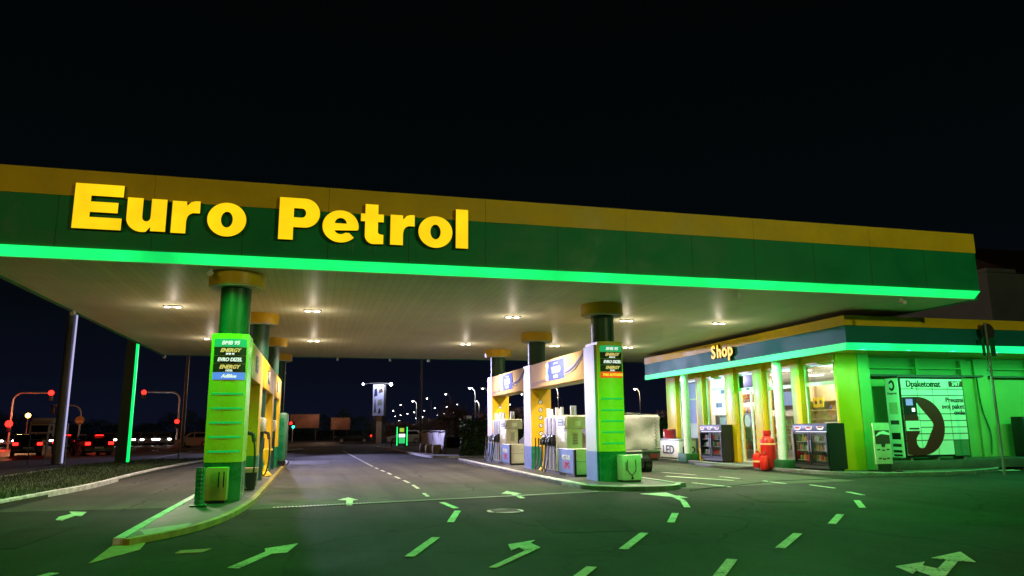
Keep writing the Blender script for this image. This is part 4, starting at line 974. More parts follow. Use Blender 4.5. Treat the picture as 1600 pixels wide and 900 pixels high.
# ice cup decal on the door: disc over a tapering beaker
part('door_decal', MB().prism([(27.42, 1.62), (26.98, 1.62), (27.02, 1.10), (27.06, 1.02), (27.14, .98), (27.26, .98), (27.34, 1.02), (27.38, 1.10)], 17.245, 17.252, 'X'), P('decal_green', (.03, .07, .03), .4), d)
part('door_decal', MB().disc((17.240, 27.20, 1.80), (1, 0, 0), .30, .004, 30), P('decal_dark', (.06, .09, .04), .4), d)
part('door_decal_centre', MB().disc((17.234, 27.20, 1.80), (1, 0, 0), .24, .004, 30), P('decal_pale', (.25, .33, .17), .4), d)
mb = MB()
for y0, y1 in ((31.0, 33.0),): mb.box(17.45, 17.5, y0, y1, .1, .5)
part('door_step', MB().box(15.15, 15.93, 25.0, 28.0, .004, .10, .01), 'pave', S)
# body walls
part('side_wall', MB().box(18.552, RX, 22.6, 22.75, .1, 4.04), 'tile_shop', S)
part('pilaster', MB().box(23.45, 23.95, 22.40, 22.598, .1, 3.95), 'tile_shop', S); part('pilaster', MB().box(23.953, 24.55, 22.30, 22.598, .1, 4.0), 'tile_shop', S)
part('cornice', MB().box(18.56, RX, 22.42, 22.597, 3.62, 3.68), 'tile_shop', S)
part('wall_ledge', MB().box(19.05, 24.2, 22.15, 22.39, 3.33, 3.39), 'darkgrey', S)
part('wall_ledge', MB().box(24.62, 34, 22.25, 22.39, 3.33, 3.38), 'darkgrey', S)
for xx in (21.35, 26.7): part('ledge_post', MB().box(xx, xx + .12, 22.36, 22.5, 3.4, 4.0), 'tile_shop', S)
part('back_wall', MB().box(24.0, 24.1, 22.75, 33.99, .1, 4.04), 'inner', S)
part('far_wall', MB().box(17.45, 24.1, 34.0, 34.15, .1, 4.04), 'inner', S)
part('shop_floor', MB().box(17.2, 24, 22.75, 34, .05, .14), 'floor_in', S)
part('shop_ceiling', MB().box(17.45, 24, 22.75, 33.99, 3.82, 3.86), 'inner', S)
for x, y in ((18.9, 23.7), (18.9, 26.0), (21.3, 23.7), (21.3, 26.0), (18.9, 28.4), (21.3, 28.4), (18.9, 31.3)):
    part('ceiling_panel', MB().box(x - .55, x + .55, y - .25, y + .25, 3.79, 3.815), 'ceiling_lit', S)
for y in (24.2, 26.8, 30.5):
    d_ = bpy.data.lights.new('lamp', 'AREA'); d_.shape = 'RECTANGLE'; d_.size = 2.5; d_.size_y = 1.2; d_.energy = 75; d_.color = (1, .92, .82)
    o = bpy.data.objects.new('light_source', d_); link(o); o.location = (20, y, 3.76); d_.energy = 560
part('raised_plinth', MB().box(18.56, 25.2, 20.95, 22.598, .1, .40, .01), 'pave', S)
# interior signage boards
b = part('header_board', MB().box(18.92, 19.0, 25.7, 28.4, 2.25, 3.15), 'brown', S)
part('menu_screen', MB().box(18.88, 18.915, 26.3, 27.6, 2.42, 2.98), 'menu', b); part('menu_screen', MB().box(18.88, 18.915, 25.8, 26.15, 2.42, 2.98), 'text_white', b)
b2 = part('promo_board', MB().box(18.70, 18.75, 28.75, 30.4, 2.62, 3.02), 'red', S)
text('lettering', 'AKCIJA 199', .24, (18.69, 29.5, 2.90), '-X', 'text_gold', b2, bold=.006); text('lettering', 'SHOP SHOP', .16, (18.69, 29.5, 2.71), '-X', 'text_white', b2, bold=.004)
part('inner_partition', MB().box(17.5, 21, 30.9, 30.98, .14, 3.8), 'inner', S)
part('lavender_wall', MB().box(18.5, 18.56, 31.0, 33.99, .14, 3.8), 'lav', S)
part('wall_glow_panel', MB().box(17.50, 17.53, 31.1, 32.93, 1.75, 3.66), EM('lavender_wall_glow', (.42, .44, 1.0), .75), S); part('glow_panel_rail', MB().box(17.48, 17.499, 31.1, 32.93, 2.85, 2.92), 'text_white', S); part('cabinet_glow_sheet', MB().box(17.50, 17.55, 31.15, 32.9, 1.05, 1.74), EM('cabinet_glow', (.75, .8, 1), .7), S)  # glowing sheets added for the lit lavender wall and cabinet behind
part('inner_cabinet', MB().box(17.9, 18.45, 31.3, 32.6, .14, 1.5), 'white', S)

# the "Shop" sign
g = thing('shop_sign', 'glowing yellow letters reading Shop on the shop fascia', 'sign', (15.95, 26.8, 4.4))
xx = 27.52
for ch, adv in (('S', .47), ('h', .42), ('o', .43), ('p', .42)):
    lt = text('letter', ch, .74, (15.955, xx - adv / 2, 4.60), '-X', 'maroon', g, bold=.040, ext=.04)
    text('letter_face', ch, .74, (15.900, xx - adv / 2, 4.60), '-X', 'letter_face', lt, bold=.034, ext=.004); xx -= adv

# lit poster in the window
t = thing('lit_poster', 'bright white lit poster with small blue pictures in the shop window', 'poster', (17.6, 29.5, 2.1))
p_ = part('poster_panel', MB().box(17.45, 17.50, 28.6, 30.35, 2.12, 3.70), 'poster_lit', t)
part('picture', MB().box(17.44, 17.448, 29.2, 29.5, 3.02, 3.18), 'screen', p_); part('picture', MB().box(17.44, 17.448, 29.45, 29.95, 2.42, 2.62), 'screen', p_)
part('divider', MB().box(17.44, 17.448, 28.56, 30.29, 3.24, 3.26), 'lav', p_); part('divider', MB().box(17.44, 17.448, 28.9, 29.6, 2.82, 2.84), 'red', p_)
t = thing('vending_machine', 'dark vending machine with lavender front beneath the lit poster', 'vending machine', (17.9, 29.4, .14))
part('body', MB().box(17.55, 17.9, 28.9, 30.3, .14, 2.08, .02), 'navy', t); part('front_panel', MB().box(17.53, 17.549, 29.0, 29.85, .6, 1.98), 'lav', t)
part('door_line', MB().box(17.52, 17.529, 29.0, 29.5, .9, 1.8), 'screen', t)

# shelves with goods
cols = [(.55, .05, .03), (.05, .22, .06), (.6, .5, .08), (.5, .5, .48), (.06, .10, .4), (.35, .16, .05), (.55, .28, .10), (.02, .12, .03)]
pm = [P('goods_%s' % w_, c, .4, var=.05) for w_, c in zip(('red', 'green', 'yellow', 'white', 'blue', 'brown', 'orange', 'bottle'), cols)]
def shelf(x, y0, y1, tiers, label, back='wood', h=2.4):
    t = thing('display_shelf', label, 'shelf', (x + .2, (y0 + y1) / 2, .14))
    part('back_panel', MB().box(x + .36, x + .40, y0, y1, .14, h), back, t)
    for z in tiers: part('shelf_board', MB().box(x, x + .358, y0, y1, z - .03, z), 'white' if back != 'wood' else 'wood', t)
    for y in (y0, y1 - .03): part('side_panel', MB().box(x + .0, x + .358, y - .001, y + .03, .14, h), back, t)
    return t
protos = []
def goods(x, y0, y1, tiers, label, group, wd=.12, kinds=None, hmax=.3):
    global protos
    for z in tiers:
        y = y0 + .08
        while y < y1 - .08:
            k = (kinds or range(8))[int(rnd.random() * len(kinds or range(8)))]
            bottle = rnd.random() < .5
            key = (k, bottle)
            h = hmax * (.75 + .25 * rnd.random())
            if not hasattr(goods, 'lib'): goods.lib = {}
            if key not in goods.lib:
                mb = MB()
                if bottle: mb.lathe(0, 0, [(.045, 0), (.05, .02), (.05, .55), (.018, .78), (.018, 1.0)], 10)
                else: mb.box(-.05, .05, -.05, .05, 0, .8)
                me = mb.mesh('bottle' if bottle else 'carton'); me.materials.append(pm[k]); goods.lib[key] = me
            o = bpy.data.objects.new('bottle' if bottle else 'carton', goods.lib[key]); link(o); o.location = (x, y, z + .001); o.scale = (1, 1, h)
            tag(o, label, 'bottle' if bottle else 'carton', group)
            y += wd * (.95 + .25 * rnd.random())
T5 = [.55, 1.0, 1.4, 1.8, 2.15]
shelf(18.9, 28.55, 30.8, T5, 'shop shelf full of goods seen through the entrance door', 'inner', 2.5)
goods(18.98, 28.6, 30.75, T5, 'small packet or bottle on the shelf behind the entrance door', 'goods on the shelf behind the door')
shelf(18.9, 26.1, 28.3, [.6, .9, 1.25, 1.62, 2.0], 'shelf of green bottles behind the window between the door and the next pillar', 'inner', 2.2)
goods(19.0, 26.15, 28.25, [.6, .9, 1.25, 1.62], 'green bottle or pack on the shelf left of the right cooler', 'bottles on the middle window shelf', .11, [1, 7, 0, 3, 6], .30)
shelf(19.2, 23.6, 25.9, [1.5, 1.85, 2.2, 2.55], 'beige shelf wall with papers and an orange plate in the rightmost window', 'wood', 3.3)
goods(19.28, 23.65, 24.7, [1.5, 1.85, 2.2], 'dark pack on the rightmost beige shelf', 'packs on the rightmost shelf', .15, [5, 4, 3], .2)
t = thing('orange_plate', 'orange plate with two rings hanging in the rightmost window', 'sign', (19.1, 23.7, 2.3))
part('plate', MB().box(19.16, 19.19, 24.85, 25.45, 2.3, 2.68), 'yellow_fascia', t)
for yy in (25.0, 25.28): part('ring', MB().disc((19.155, yy, 2.49), (-1, 0, 0), .08, .006, 16), 'brown', t)
t = thing('counter_scale', 'grey scale on the counter behind the right cooler', 'scale', (18.2, 22.9, 1.4))
part('scale_body', MB().box(18.0, 18.5, 22.8, 23.3, 1.50, 1.66, .02), 'grey', t); part('scale_tray', MB().box(17.95, 18.55, 22.78, 23.35, 1.67, 1.70, .01), 'silver', t)
t = thing('shop_counter', 'low pale counter inside the shop behind the right cooler', 'counter', (18.3, 23.5, .14))
part('counter_body', MB().box(18.0, 18.9, 22.78, 25.4, .14, 1.46), 'lav', t); part('counter_top', MB().box(17.95, 18.95, 22.77, 25.45, 1.46, 1.499), 'white', t)

# round posts under the shop fascia
for y, lb in ((30.75, 'slim white post on a green block beside the lettered chest freezer'), (23.64, 'slim white post on a green block beside the red gas bottle stand')):
    t = thing('round_post', lb, 'post', (16.35, y, .1), group='round white posts before the shop')
    part('post', MB().cyl(16.35, y, .12, 4.04, .17, n=28), 'white', t)
    part('base_block', MB().box(16.0, 16.72, y - .46, y + .34, .004, .40, .02), 'block_green', t)

# coolers
def cooler(x0, x1, y0, y1, label, flip=False):
    t = thing('drinks_cooler', label, 'cooler', ((x0 + x1) / 2, (y0 + y1) / 2, .1), group='black drinks coolers outside the shop')
    z0, z1 = .16, 1.66; m = (y0 + y1) / 2
    mb = MB(); mb.box(x0 + .05, x1, y0, y0 + .04, z0, z1); mb.box(x0 + .05, x1, y1 - .04, y1, z0, z1); mb.box(x0 + .05, x1, y0 + .041, y1 - .041, z1 - .05, z1); mb.box(x0 + .05, x1, y0 + .041, y1 - .041, z0, z0 + .10); mb.box(x1 - .04, x1, y0 + .041, y1 - .041, z0 + .101, z1 - .051)
    part('cabinet', mb, 'black', t)
    hd = part('header', MB().box(x0 + .01, x0 + .20, y0 + .003, y1 - .003, z1 - .26, z1 - .051, .01), P('header_violet', (.10, .09, .26), .35), t)
    for k in range(3):
        yy = y0 + (y1 - y0) * (k + .5) / 3
        bd = part('badge', MB().prism([(yy - .20, z1 - .10), (yy + .20, z1 - .10), (yy + .14, z1 - .20), (yy, z1 - .225), (yy - .14, z1 - .20)], x0 - .002, x0 + .008, 'X'), 'text_white', hd)
        text('lettering', 'ENERGY', .07, (x0 - .006, yy, z1 - .14), '-X', 'red', bd, bold=.002, sx=.95)
    for a, b in ((y0 + .02, m - .03), (m + .03, y1 - .02)):
        fr_ = MB(); w_ = .06
        fr_.box(x0, x0 + .045, a, a + w_, z0 + .12, z1 - .28); fr_.box(x0, x0 + .045, b - w_, b, z0 + .12, z1 - .28)
        fr_.box(x0, x0 + .045, a + w_, b - w_, z0 + .12, z0 + .18); fr_.box(x0, x0 + .045, a + w_, b - w_, z1 - .34, z1 - .28)
        dd = part('door', fr_, 'black', t); part('pane', MB().box(x0 + .02, x0 + .026, a + w_, b - w_, z0 + .18, z1 - .34), 'pane', dd)
        part('handle', MB().box(x0 - .03, x0 - .01, (b - .05 if b < m else a + .02), (b - .02 if b < m else a + .05), .7, 1.1), 'grey', dd)
    part('interior_liner', MB().box(x1 - .06, x1 - .041, y0 + .05, y1 - .05, z0 + .11, z1 - .06), 'white', t)
    for z in (.42, .75, 1.05): part('wire_shelf', MB().box(x0 + .10, x1 - .07, y0 + .05, y1 - .05, z - .018, z), 'silver', t)
    part('light_tube', MB().box(x0 + .06, x0 + .09, y0 + .1, y1 - .1, z1 - .30, z1 - .275), EM('cooler_tube', (.95, .97, 1), 5), t)
    part('grille', MB().box(x0 + .0, x0 + .049, y0 + .01, y1 - .01, z0, z0 + .10), 'darkgrey', t)
    for yy in (y0 + .1, y1 - .1):
        for xx in (x0 + .12, x1 - .12): part('foot', MB().cyl(xx, yy, .1, .16, .035, n=10), 'black', t)
    return t
cooler(16.42, 17.15, 21.28, 23.10, 'right hand black drinks cooler full of bottles before the last window')
goods(16.62, 21.34, 23.04, [.42, .75, 1.05], 'bottle or can inside the right drinks cooler', 'drinks in the right cooler', .125, [0, 2, 3, 6, 5, 1], .25)
cooler(16.45, 17.10, 28.02, 29.86, 'left hand black drinks cooler below the lit poster')
goods(16.65, 28.08, 29.80, [.42, .75, 1.05], 'bottle or can inside the left drinks cooler', 'drinks in the left cooler', .14, [1, 7, 3, 0], .24)

# chest freezer and red drum
t = thing('chest_freezer', 'white box with bold black lettering LED at the far end of the shop front', 'freezer', (16.6, 32.1, .1))
part('cabinet', MB().box(16.1, 17.0, 31.15, 33.2, .18, .96, .02), 'white', t); part('lid', MB().box(16.08, 17.02, 31.13, 33.22, .965, 1.03, .015), 'silver', t)
text('lettering', 'LED', .55, (16.092, 32.2, .52), '-X', 'ink', t, bold=.014, sx=1.25); text('lettering', 'LED', .42, (16.60, 31.142, .52), '-Y', 'ink', t, bold=.012, sx=.9)
for xx in (16.2, 16.9):
    for yy in (31.25, 33.1): part('castor', MB().cyl(xx, yy, .1, .18, .04, n=10), 'black', t)
t = thing('red_drum', 'red drum with white mark standing on the lettered chest freezer', 'drum', (16.45, 32.7, 1.03))
part('drum_body', MB().lathe(16.45, 32.7, [(.30, 1.03), (.31, 1.06), (.30, 1.10), (.30, 1.40), (.31, 1.43), (.29, 1.48)], 24), P('drum_red', (.28, .008, .02), .35), t)
part('mark', MB().box(16.143, 16.15, 32.66, 32.76, 1.15, 1.36), 'text_white', t)
t = thing('yellow_bin', 'small yellow bin between the white post and the left cooler', 'bin', (16.8, 30.1, .1))
part('bin_body', MB().box(16.62, 16.95, 29.95, 30.25, .1, .58, .02), 'yellow_fascia', t); part('bin_lid', MB().box(16.60, 16.97, 29.93, 30.27, .585, .62, .01), 'yellow_fascia', t)
t = thing('yellow_bin', 'small yellow bin between the second white post and the right cooler', 'bin', (16.9, 23.4, .1))
part('bin_body', MB().box(16.75, 17.0, 23.2, 23.5, .1, .6, .02), 'yellow_fascia', t); part('bin_lid', MB().box(16.73, 17.0, 23.18, 23.52, .605, .64, .01), 'yellow_fascia', t)

# red gas bottle stand
t = thing('gas_bottle_display', 'tall red gas bottle shaped stand at the shop entrance', 'gas bottle stand', (16.0, 24.95, .1))
part('bottle_body', MB().lathe(15.98, 24.0, [(.26, .1), (.27, .14), (.265, .9), (.24, 1.10), (.17, 1.20), (.12, 1.23), (.12, 1.26)], 28), 'red', t)
part('bottle_collar', MB().lathe(15.98, 24.0, [(.15, 1.25), (.15, 1.42), (.12, 1.42), (.12, 1.25)], 24), 'red', t)
part('label_band', MB().lathe(15.98, 24.0, [(.272, .92), (.272, .97)], 28), 'text_gold', t)
t = thing('gas_cylinder', 'small red gas cylinder with a yellow band standing left of the tall red stand', 'gas cylinder', (15.55, 25.15, .1), group='small red gas cylinders')
part('cylinder', MB().lathe(15.58, 24.1, [(.15, .11), (.17, .15), (.17, .5), (.12, .60), (.06, .63), (.06, .70)], 20), 'red', t); part('band', MB().lathe(15.58, 24.1, [(.172, .30), (.172, .36)], 20), 'text_gold', t); part('valve', MB().cyl(15.58, 24.1, .70, .78, .03, n=10), 'silver', t)
t = thing('gas_cylinder', 'red gas cylinder without a band, in front of the tall red stand', 'gas cylinder', (15.5, 24.6, .1), group='small red gas cylinders')
part('cylinder', MB().lathe(15.62, 23.72, [(.15, .05), (.17, .09), (.17, .44), (.12, .52), (.06, .54), (.06, .60)], 20), 'red', t); part('valve', MB().cyl(15.62, 23.72, .60, .67, .03, n=10), 'silver', t)

# ------------------------------------------------------------------ parcel locker
L = thing('parcel_locker', 'white parcel locker wall with a large dark letter D emblem', 'parcel locker', (20.6, 21.3, .4))
lx0, lx1, lz0, lz1, ly = 19.26, 21.98, .50, 3.20, 21.0
part('cabinet', MB().box(lx0, lx1, ly + .02, ly + .62, lz0, lz1), 'black', L)
part('roof_cap', MB().box(lx0 - .08, lx1 + .06, ly - .06, ly + .64, lz1, lz1 + .06), 'darkgrey', L)
M['locker'] = P('locker_panel', (.82, .86, .88), .35, var=.03)
M['emblem'] = P('emblem_brown', (.10, .007, .007), .5, var=.05)
cw = (lx1 - lx0 - .10) / 4
zs = [3.16, 2.80, 2.58, 1.95, 1.72, 1.50, 1.28, 1.06, .56]
for c in range(4):
    xx = lx0 + .08 + c * cw
    for k in range(len(zs) - 1):
        if c == 3 and k == 7: part('locker_door', MB().box(xx + .014, xx + cw - .014, ly, ly + .02, .53, zs[k] - .01), P('pad_green', (.10, .22, .12), .4), L); continue
        part('locker_door', MB().box(xx + .014, xx + cw - .014, ly, ly + .02, zs[k + 1] + .014, zs[k] - .014), 'locker', L)
for xx in (19.5, 20.6, 21.7): part('foot', MB().box(xx, xx + .08, ly + .05, ly + .5, .40, lz0), 'silver', L)
# emblem: thick D with a pointed counter
cx0 = lx0 + .09
out_ = [(cx0, 2.52), (cx0 + .55, 2.53)] + arc(cx0 + .62, 1.55, 1.02, .98, 88, -88, 36) + [(cx0 + .35, .56), (cx0, .60)]
hole = [(cx0 + .40, 2.22), (cx0 + .46, 2.33), (cx0 + .56, 2.34), (cx0 + 1.12, 1.72), (cx0 + 1.18, 1.60), (cx0 + 1.15, 1.50), (cx0 + .78, .90), (cx0 + .70, .82), (cx0 + .58, .80), (cx0 + .48, .84), (cx0 + .42, .93), (cx0 + .40, 1.05), (cx0 + .42, 1.14), (cx0 + .58, 1.34), (cx0 + .58, 1.86), (cx0 + .48, 2.0)]
me = shape2d([out_, hole], .003, Matrix.Translation(-L.location) @ Matrix.Translation((0, ly - .005, 0)) @ fm); me.materials.clear(); me.materials.append(M['emblem'])
em = link(bpy.data.objects.new('emblem', me), L)
part('control_panel', MB().box(cx0 + .0, cx0 + .55, ly - .016, ly - .009, 1.93, 2.50), 'black', L)
part('screen', MB().box(cx0 + .12, cx0 + .40, ly - .022, ly - .0165, 2.24, 2.46), 'screen', L)
part('keypad_light', MB().box(cx0 + .34, cx0 + .46, ly - .022, ly - .0165, 2.03, 2.15), 'poster_lit', L)
part('instruction_label', MB().box(cx0 + .02, cx0 + .62, ly - .020, ly - .0165, 1.38, 1.72), 'locker', L)
part('label_bar', MB().box(cx0 + .14, cx0 + .55, ly - .025, ly - .0205, 1.43, 1.48), 'ink', L)
text('lettering', 'Dpaketomat', .31, (lx0 + 1.02, ly - .006, 2.97), '-Y', 'ink', L, bold=.011, sx=.93)
pl = part('hours_plate', MB().box(lx0 + 2.10, lx1 - .03, ly - .012, ly - .004, 2.88, 3.08), 'emblem', L); text('lettering', '24/7', .19, (lx0 + 2.40, ly - .016, 2.98), '-Y', 'locker', pl, bold=.006)
for s_, z in (('Preuzmi', 2.42), ('svoj paket', 2.20), ('ovde', 1.99)): text('lettering', s_, .235, (lx1 - .06, ly - .006, z), '-Y', 'ink', L, bold=.005, align='RIGHT')
# its left flank
sp_ = part('side_panel', MB().box(lx0 - .025, lx0 - .002, ly + .02, ly + .60, lz0, lz1 - .02), 'locker', L)
me = shape2d([arc(0, 0, .15, .19, 90, -90, 14) + [(-.1, -.12), (-.1, -.05), (-.02, -.09)] + arc(0, 0, .08, .11, -80, 80, 10) + [(-.02, .09), (-.1, .05), (-.1, .12)]], .003, Matrix.Translation(-L.location) @ Matrix.Translation((lx0 - .03, ly + .31, 2.93)) @ FACE['-X'].to_4x4())
me.materials.clear(); me.materials.append(M['ink']); o = link(bpy.data.objects.new('side_emblem', me), sp_)
text('lettering', 'Dexpress', .11, (lx0 - .029, ly + .31, 2.66), '-X', 'ink', sp_, bold=.002)
for z0_, z1_, m_ in ((1.95, 2.35, 'beige'), (1.60, 1.74, 'darkgrey'), (1.10, 1.32, 'black'), (.85, .95, 'darkgrey'), (.66, .74, 'black'), (.54, .60, 'black')):
    part('notice', MB().box(lx0 - .031, lx0 - .0255, ly + .12, ly + .50, z0_, z1_), m_, sp_)
t = thing('wall_meter_box', 'small dark box on the green lit wall left of the parcel locker', 'meter box', (19.3, 22.55, 2.0))
part('box', MB().box(18.95, 19.22, 22.50, 22.597, 1.95, 2.28), 'green', t); part('box_lid', MB().box(18.97, 19.20, 22.49, 22.499, 1.97, 2.26), 'darkgrey', t)
tag(single('drain_hose', MB().tube(smooth3([(24.0, 22.27, 3.3), (24.05, 22.26, 2.2), (24.3, 22.25, 1.3), (24.25, 22.25, .5)]), .025, 8), 'green', 'dark hose running down the pilaster right of the parcel locker', 'hose'))

# advertising board
t = thing('advertising_board', 'slim upright poster board on long black feet before the parcel locker', 'sign', (17.95, 20.5, .1))
part('board', MB().box(17.62, 18.26, 20.50, 20.56, .34, 1.66, .01), 'beige', t)
part('poster_picture', MB().box(17.66, 18.22, 20.492, 20.499, .98, 1.42), 'brown', t)
part('poster_picture', MB().prism([(17.66, 1.22), (17.8, 1.36), (18.0, 1.40), (18.22, 1.33), (18.22, 1.26), (17.9, 1.30)], 20.485, 20.4915, 'Y'), 'text_white', t)
part('poster_picture', MB().disc((17.94, 20.493, .95), (0, -1, 0), .08, .006, 18), 'darkgrey', t)
for xx, zz in ((17.75, .80), (17.94, .78), (18.12, .80), (17.78, .52), (17.94, .50), (18.10, .52)): part('poster_text', MB().box(xx - .06, xx + .06, 20.494, 20.499, zz - .02, zz + .02), 'ink', t)
for xx in (17.72, 18.14): part('stem', MB().box(xx, xx + .06, 20.52, 20.56, .12, .34), 'black', t); part('foot', MB().box(xx, xx + .07, 20.05, 21.05, .105, .14), 'black', t)
t = thing('black_fridge', 'black cabinet with pale stickers at the right edge by the green wall', 'fridge', (26.2, 22.2, .1))
part('cabinet', MB().box(25.3, 27.2, 21.75, 22.24, .16, 1.85, .02), 'black', t); part('cabinet_foot', MB().box(25.4, 27.1, 21.8, 22.2, .1, .16), 'darkgrey', t)
for z in (1.66, 1.45): part('sticker', MB().box(25.75, 26.1, 21.738, 21.749, z, z + .12), 'text_white', t)
part('door_line', MB().box(25.6, 25.62, 21.738, 21.749, .3, 1.7), 'red', t)

# sign pole on the right
t = thing('sign_post', 'thin leaning grey post with a round sign seen from behind, right of the parcel locker', 'sign post', (21.2, 19.1, 0))
part('post', MB().cyl(21.2, 19.1, 0, 4.88, .045, n=12), 'pole_grey', t)
part('round_sign', MB().disc((21.36, 19.16, 4.60), (0, 1, 0), .27, .03, 28), 'darkgrey', t)
part('sign_panel', MB().box(21.02, 21.13, 19.13, 19.16, 3.78, 4.38, .01), 'green', t); part('sign_panel', MB().box(21.35, 21.55, 19.13, 19.16, 3.78, 4.38, .01), 'green', t)
part('lamp', MB().box(21.48, 21.54, 19.05, 19.10, 3.80, 3.88), 'text_white', t)

# roof clutter & neighbouring building
t = thing('rooftop_unit', 'small orange toned housing with pale posts on the shop roof', 'roof unit', (26.5, 30, 4.8))
part('housing', MB().box(25.6, 27.4, 29.6, 31, 4.8, 6.2), P('orange_lit_housing', (.4, .12, .04), .6), t)  # orange light on the housing is put into its colour
for xx in (26.5, 27.3): part('post', MB().cyl(xx, 29.4, 4.8, 6.5, .04, n=8), 'silver', t)
t = thing('neighbouring_house', 'dark grey gabled building rising behind the right end of the shop', 'building', (60, 50, 0))
part('wall', MB().box(50.8, 80, 45, 60, 0, 13.4), 'building', t)
rf = part('roof', MB().prism([(44.6, 13.4), (60.4, 13.4), (52.5, 17.6)], 53.6, 80.5, 'X'), 'roof_tile', t)
part('roof', MB().box(50.6, 53.5, 44.8, 60.2, 13.401, 13.7), 'building', t)
part('gutter', MB().tube([(54.5, 44.8, 0), (54.5, 44.8, 13.3)], .09, 8), 'grey', t)
for xx in (57, 62, 67): w_ = part('window', MB().box(xx, xx + 1.4, 44.93, 44.999, 9.6, 11.2), 'white', t); part('pane', MB().box(xx + .1, xx + 1.3, 44.90, 44.929, 9.7, 11.1), 'dark_glass', w_)

# ------------------------------------------------------------------ left side: masts
t = thing('tall_mast', 'thick grey mast whose lavender lit right side is a glowing stripe', 'mast', (-12.15, 41.1, 0))
part('mast_body', MB().cyl(-12.28, 41.1, 0, 9.0, .23, .17, 24), 'pole_grey', t); part('lit_side', MB().box(-12.04, -11.98, 40.98, 41.05, .1, 9.0), 'lav_lit_side', t); part('base_plate', MB().box(-12.6, -11.95, 40.8, 41.4, 0, .06), 'darkgrey', t)  # lit right side of the mast added as a glowing stripe
t = thing('price_totem', 'dark green tapered totem mast with a glowing green edge', 'totem', (-9.35, 41, 0))
part('totem_body', MB().prism([(-9.66, 0), (-9.14, 0), (-9.14, 9.5), (-9.52, 9.5)], 40.9, 41.5, 'Y'), 'pole_green', t)
part('neon_edge', MB().box(-9.135, -9.02, 40.92, 41.04, .05, 9.5), EM('green_neon_mast', (0, 1, .16), 1.3), t)
t = thing('post_frame', 'two thin pale posts joined by dark rails beside the tall grey mast', 'frame', (-12.5, 41.7, 0))
for xx in (-12.97, -12.10): part('post', MB().cyl(xx, 41.7, 0, 2.02, .035, n=10), 'silver', t)
for z in (2.02, 1.24): part('rail', MB().box(-13.75, -11.55, 41.72, 41.76, z - .015, z + .015), 'darkgrey', t)
part('post', MB().cyl(-13.74, 41.74, 0, 2.02, .02, n=8), 'darkgrey', t)
single('marker_post', MB().cyl(-7.9, 48, .0, .55, .05, n=10), 'darkgrey', 'short dark marker post on the verge right of the neon totem', 'post', base=(-7.9, 48, 0))
single('marker_post', MB().cyl(-10.9, 46.5, .0, .9, .04, n=10), 'pole_grey', 'thin pale marker post below the braking dark hatchback', 'post', base=(-10.9, 46.5, 0))

def tube_arc(x, y, h, reach, r=.09):
    """pole with a quarter bend then an arm to -x"""
    rad = .9 if abs(reach) > 1 else .4; s_ = -1 if reach < 0 else 1
    pts = [(x, y, 0), (x, y, h - rad)]
    for i in range(1, 7):
        a = math.pi / 2 * i / 6; pts.append((x + s_ * rad * (1 - math.cos(a)), y, h - rad + rad * math.sin(a)))
    pts.append((x + reach, y, h)); return MB().tube(pts, r, 10)
def signal(parent, x, y, z, lit='redlight', n=3, rad=.20):
    hd = part('signal_head', MB().box(x - .19, x + .19, y - .12, y + .12, z - .80, z + .26, .03), 'black', parent)
    for k in range(3):
        part('signal_lamp', MB().disc((x, y - .12, z - k * .30), (0, -1, 0), rad if k == 0 else .11, .04, 18), lit if k == 0 else 'black', hd)
t = thing('traffic_light', 'traffic light with an arm to the left, red on the arm and on the post', 'traffic light', (-15.3, 90.6, 0), group='traffic lights with bent arms')
part('pole', tube_arc(-15.25, 90.6, 5.95, -3.4, .10), 'silver', t); signal(t, -19.0, 90.6, 5.9, rad=.26); signal(t, -15.3, 90.4, 2.65, rad=.24)
t = thing('traffic_light', 'traffic light at the far left whose arm reaches right above the truck', 'traffic light', (-29.9, 85, 0), group='traffic lights with bent arms')
part('pole', tube_arc(-29.9, 85, 5.55, 3.1, .10), 'silver', t); signal(t, -26.5, 85, 5.55, rad=.27); signal(t, -29.9, 84.8, 2.45, rad=.34)
t = thing('traffic_light', 'unlit bent traffic pole with a round yellow sign between the mast and the totem', 'traffic light', (-26.4, 95, 0), group='traffic lights with bent arms')
part('pole', tube_arc(-26.4, 95, 4.6, -2.9, .10), 'silver', t)
part('signal_head', MB().box(-29.5, -29.1, 94.9, 95.1, 3.6, 4.6, .03), 'black', t)
o = part('round_sign', MB().disc((-26.4, 94.88, 2.9), (0, -1, 0), .5, .03, 24), P('sign_ochre', (.45, .25, .04), .5), t); part('sign_bar', MB().box(-26.7, -26.1, 94.82, 94.849, 2.68, 2.84), P('sign_bar_orange', (.9, .4, .15), .5), o)
t = thing('traffic_light', 'small far signal with red beside green at the end of the left island', 'traffic light', (-3.1, 100, 0))
part('pole', MB().cyl(-3.05, 100, 0, 2.0, .06, n=8), 'silver', t); part('signal_lamp', MB().disc((-3.3, 99.9, 2.45), (0, -1, 0), .17, .04, 14), 'redlight', t); part('signal_lamp', MB().disc((-2.98, 99.9, 1.98), (0, -1, 0), .17, .04, 14), 'greenlight', t)
part('signal_head', MB().box(-3.5, -2.8, 99.95, 100.05, 1.75, 2.65), 'black', t)
t = thing('warning_beacon', 'amber beacon on a thin pole above the far left truck', 'beacon', (-28.9, 86.5, 0))
part('pole', MB().cyl(-28.9, 86.5, 0, 3.1, .05, n=8), 'pole_grey', t); part('lamp', MB().sphere((-28.9, 86.5, 3.3), .24, 10), 'amber', t)
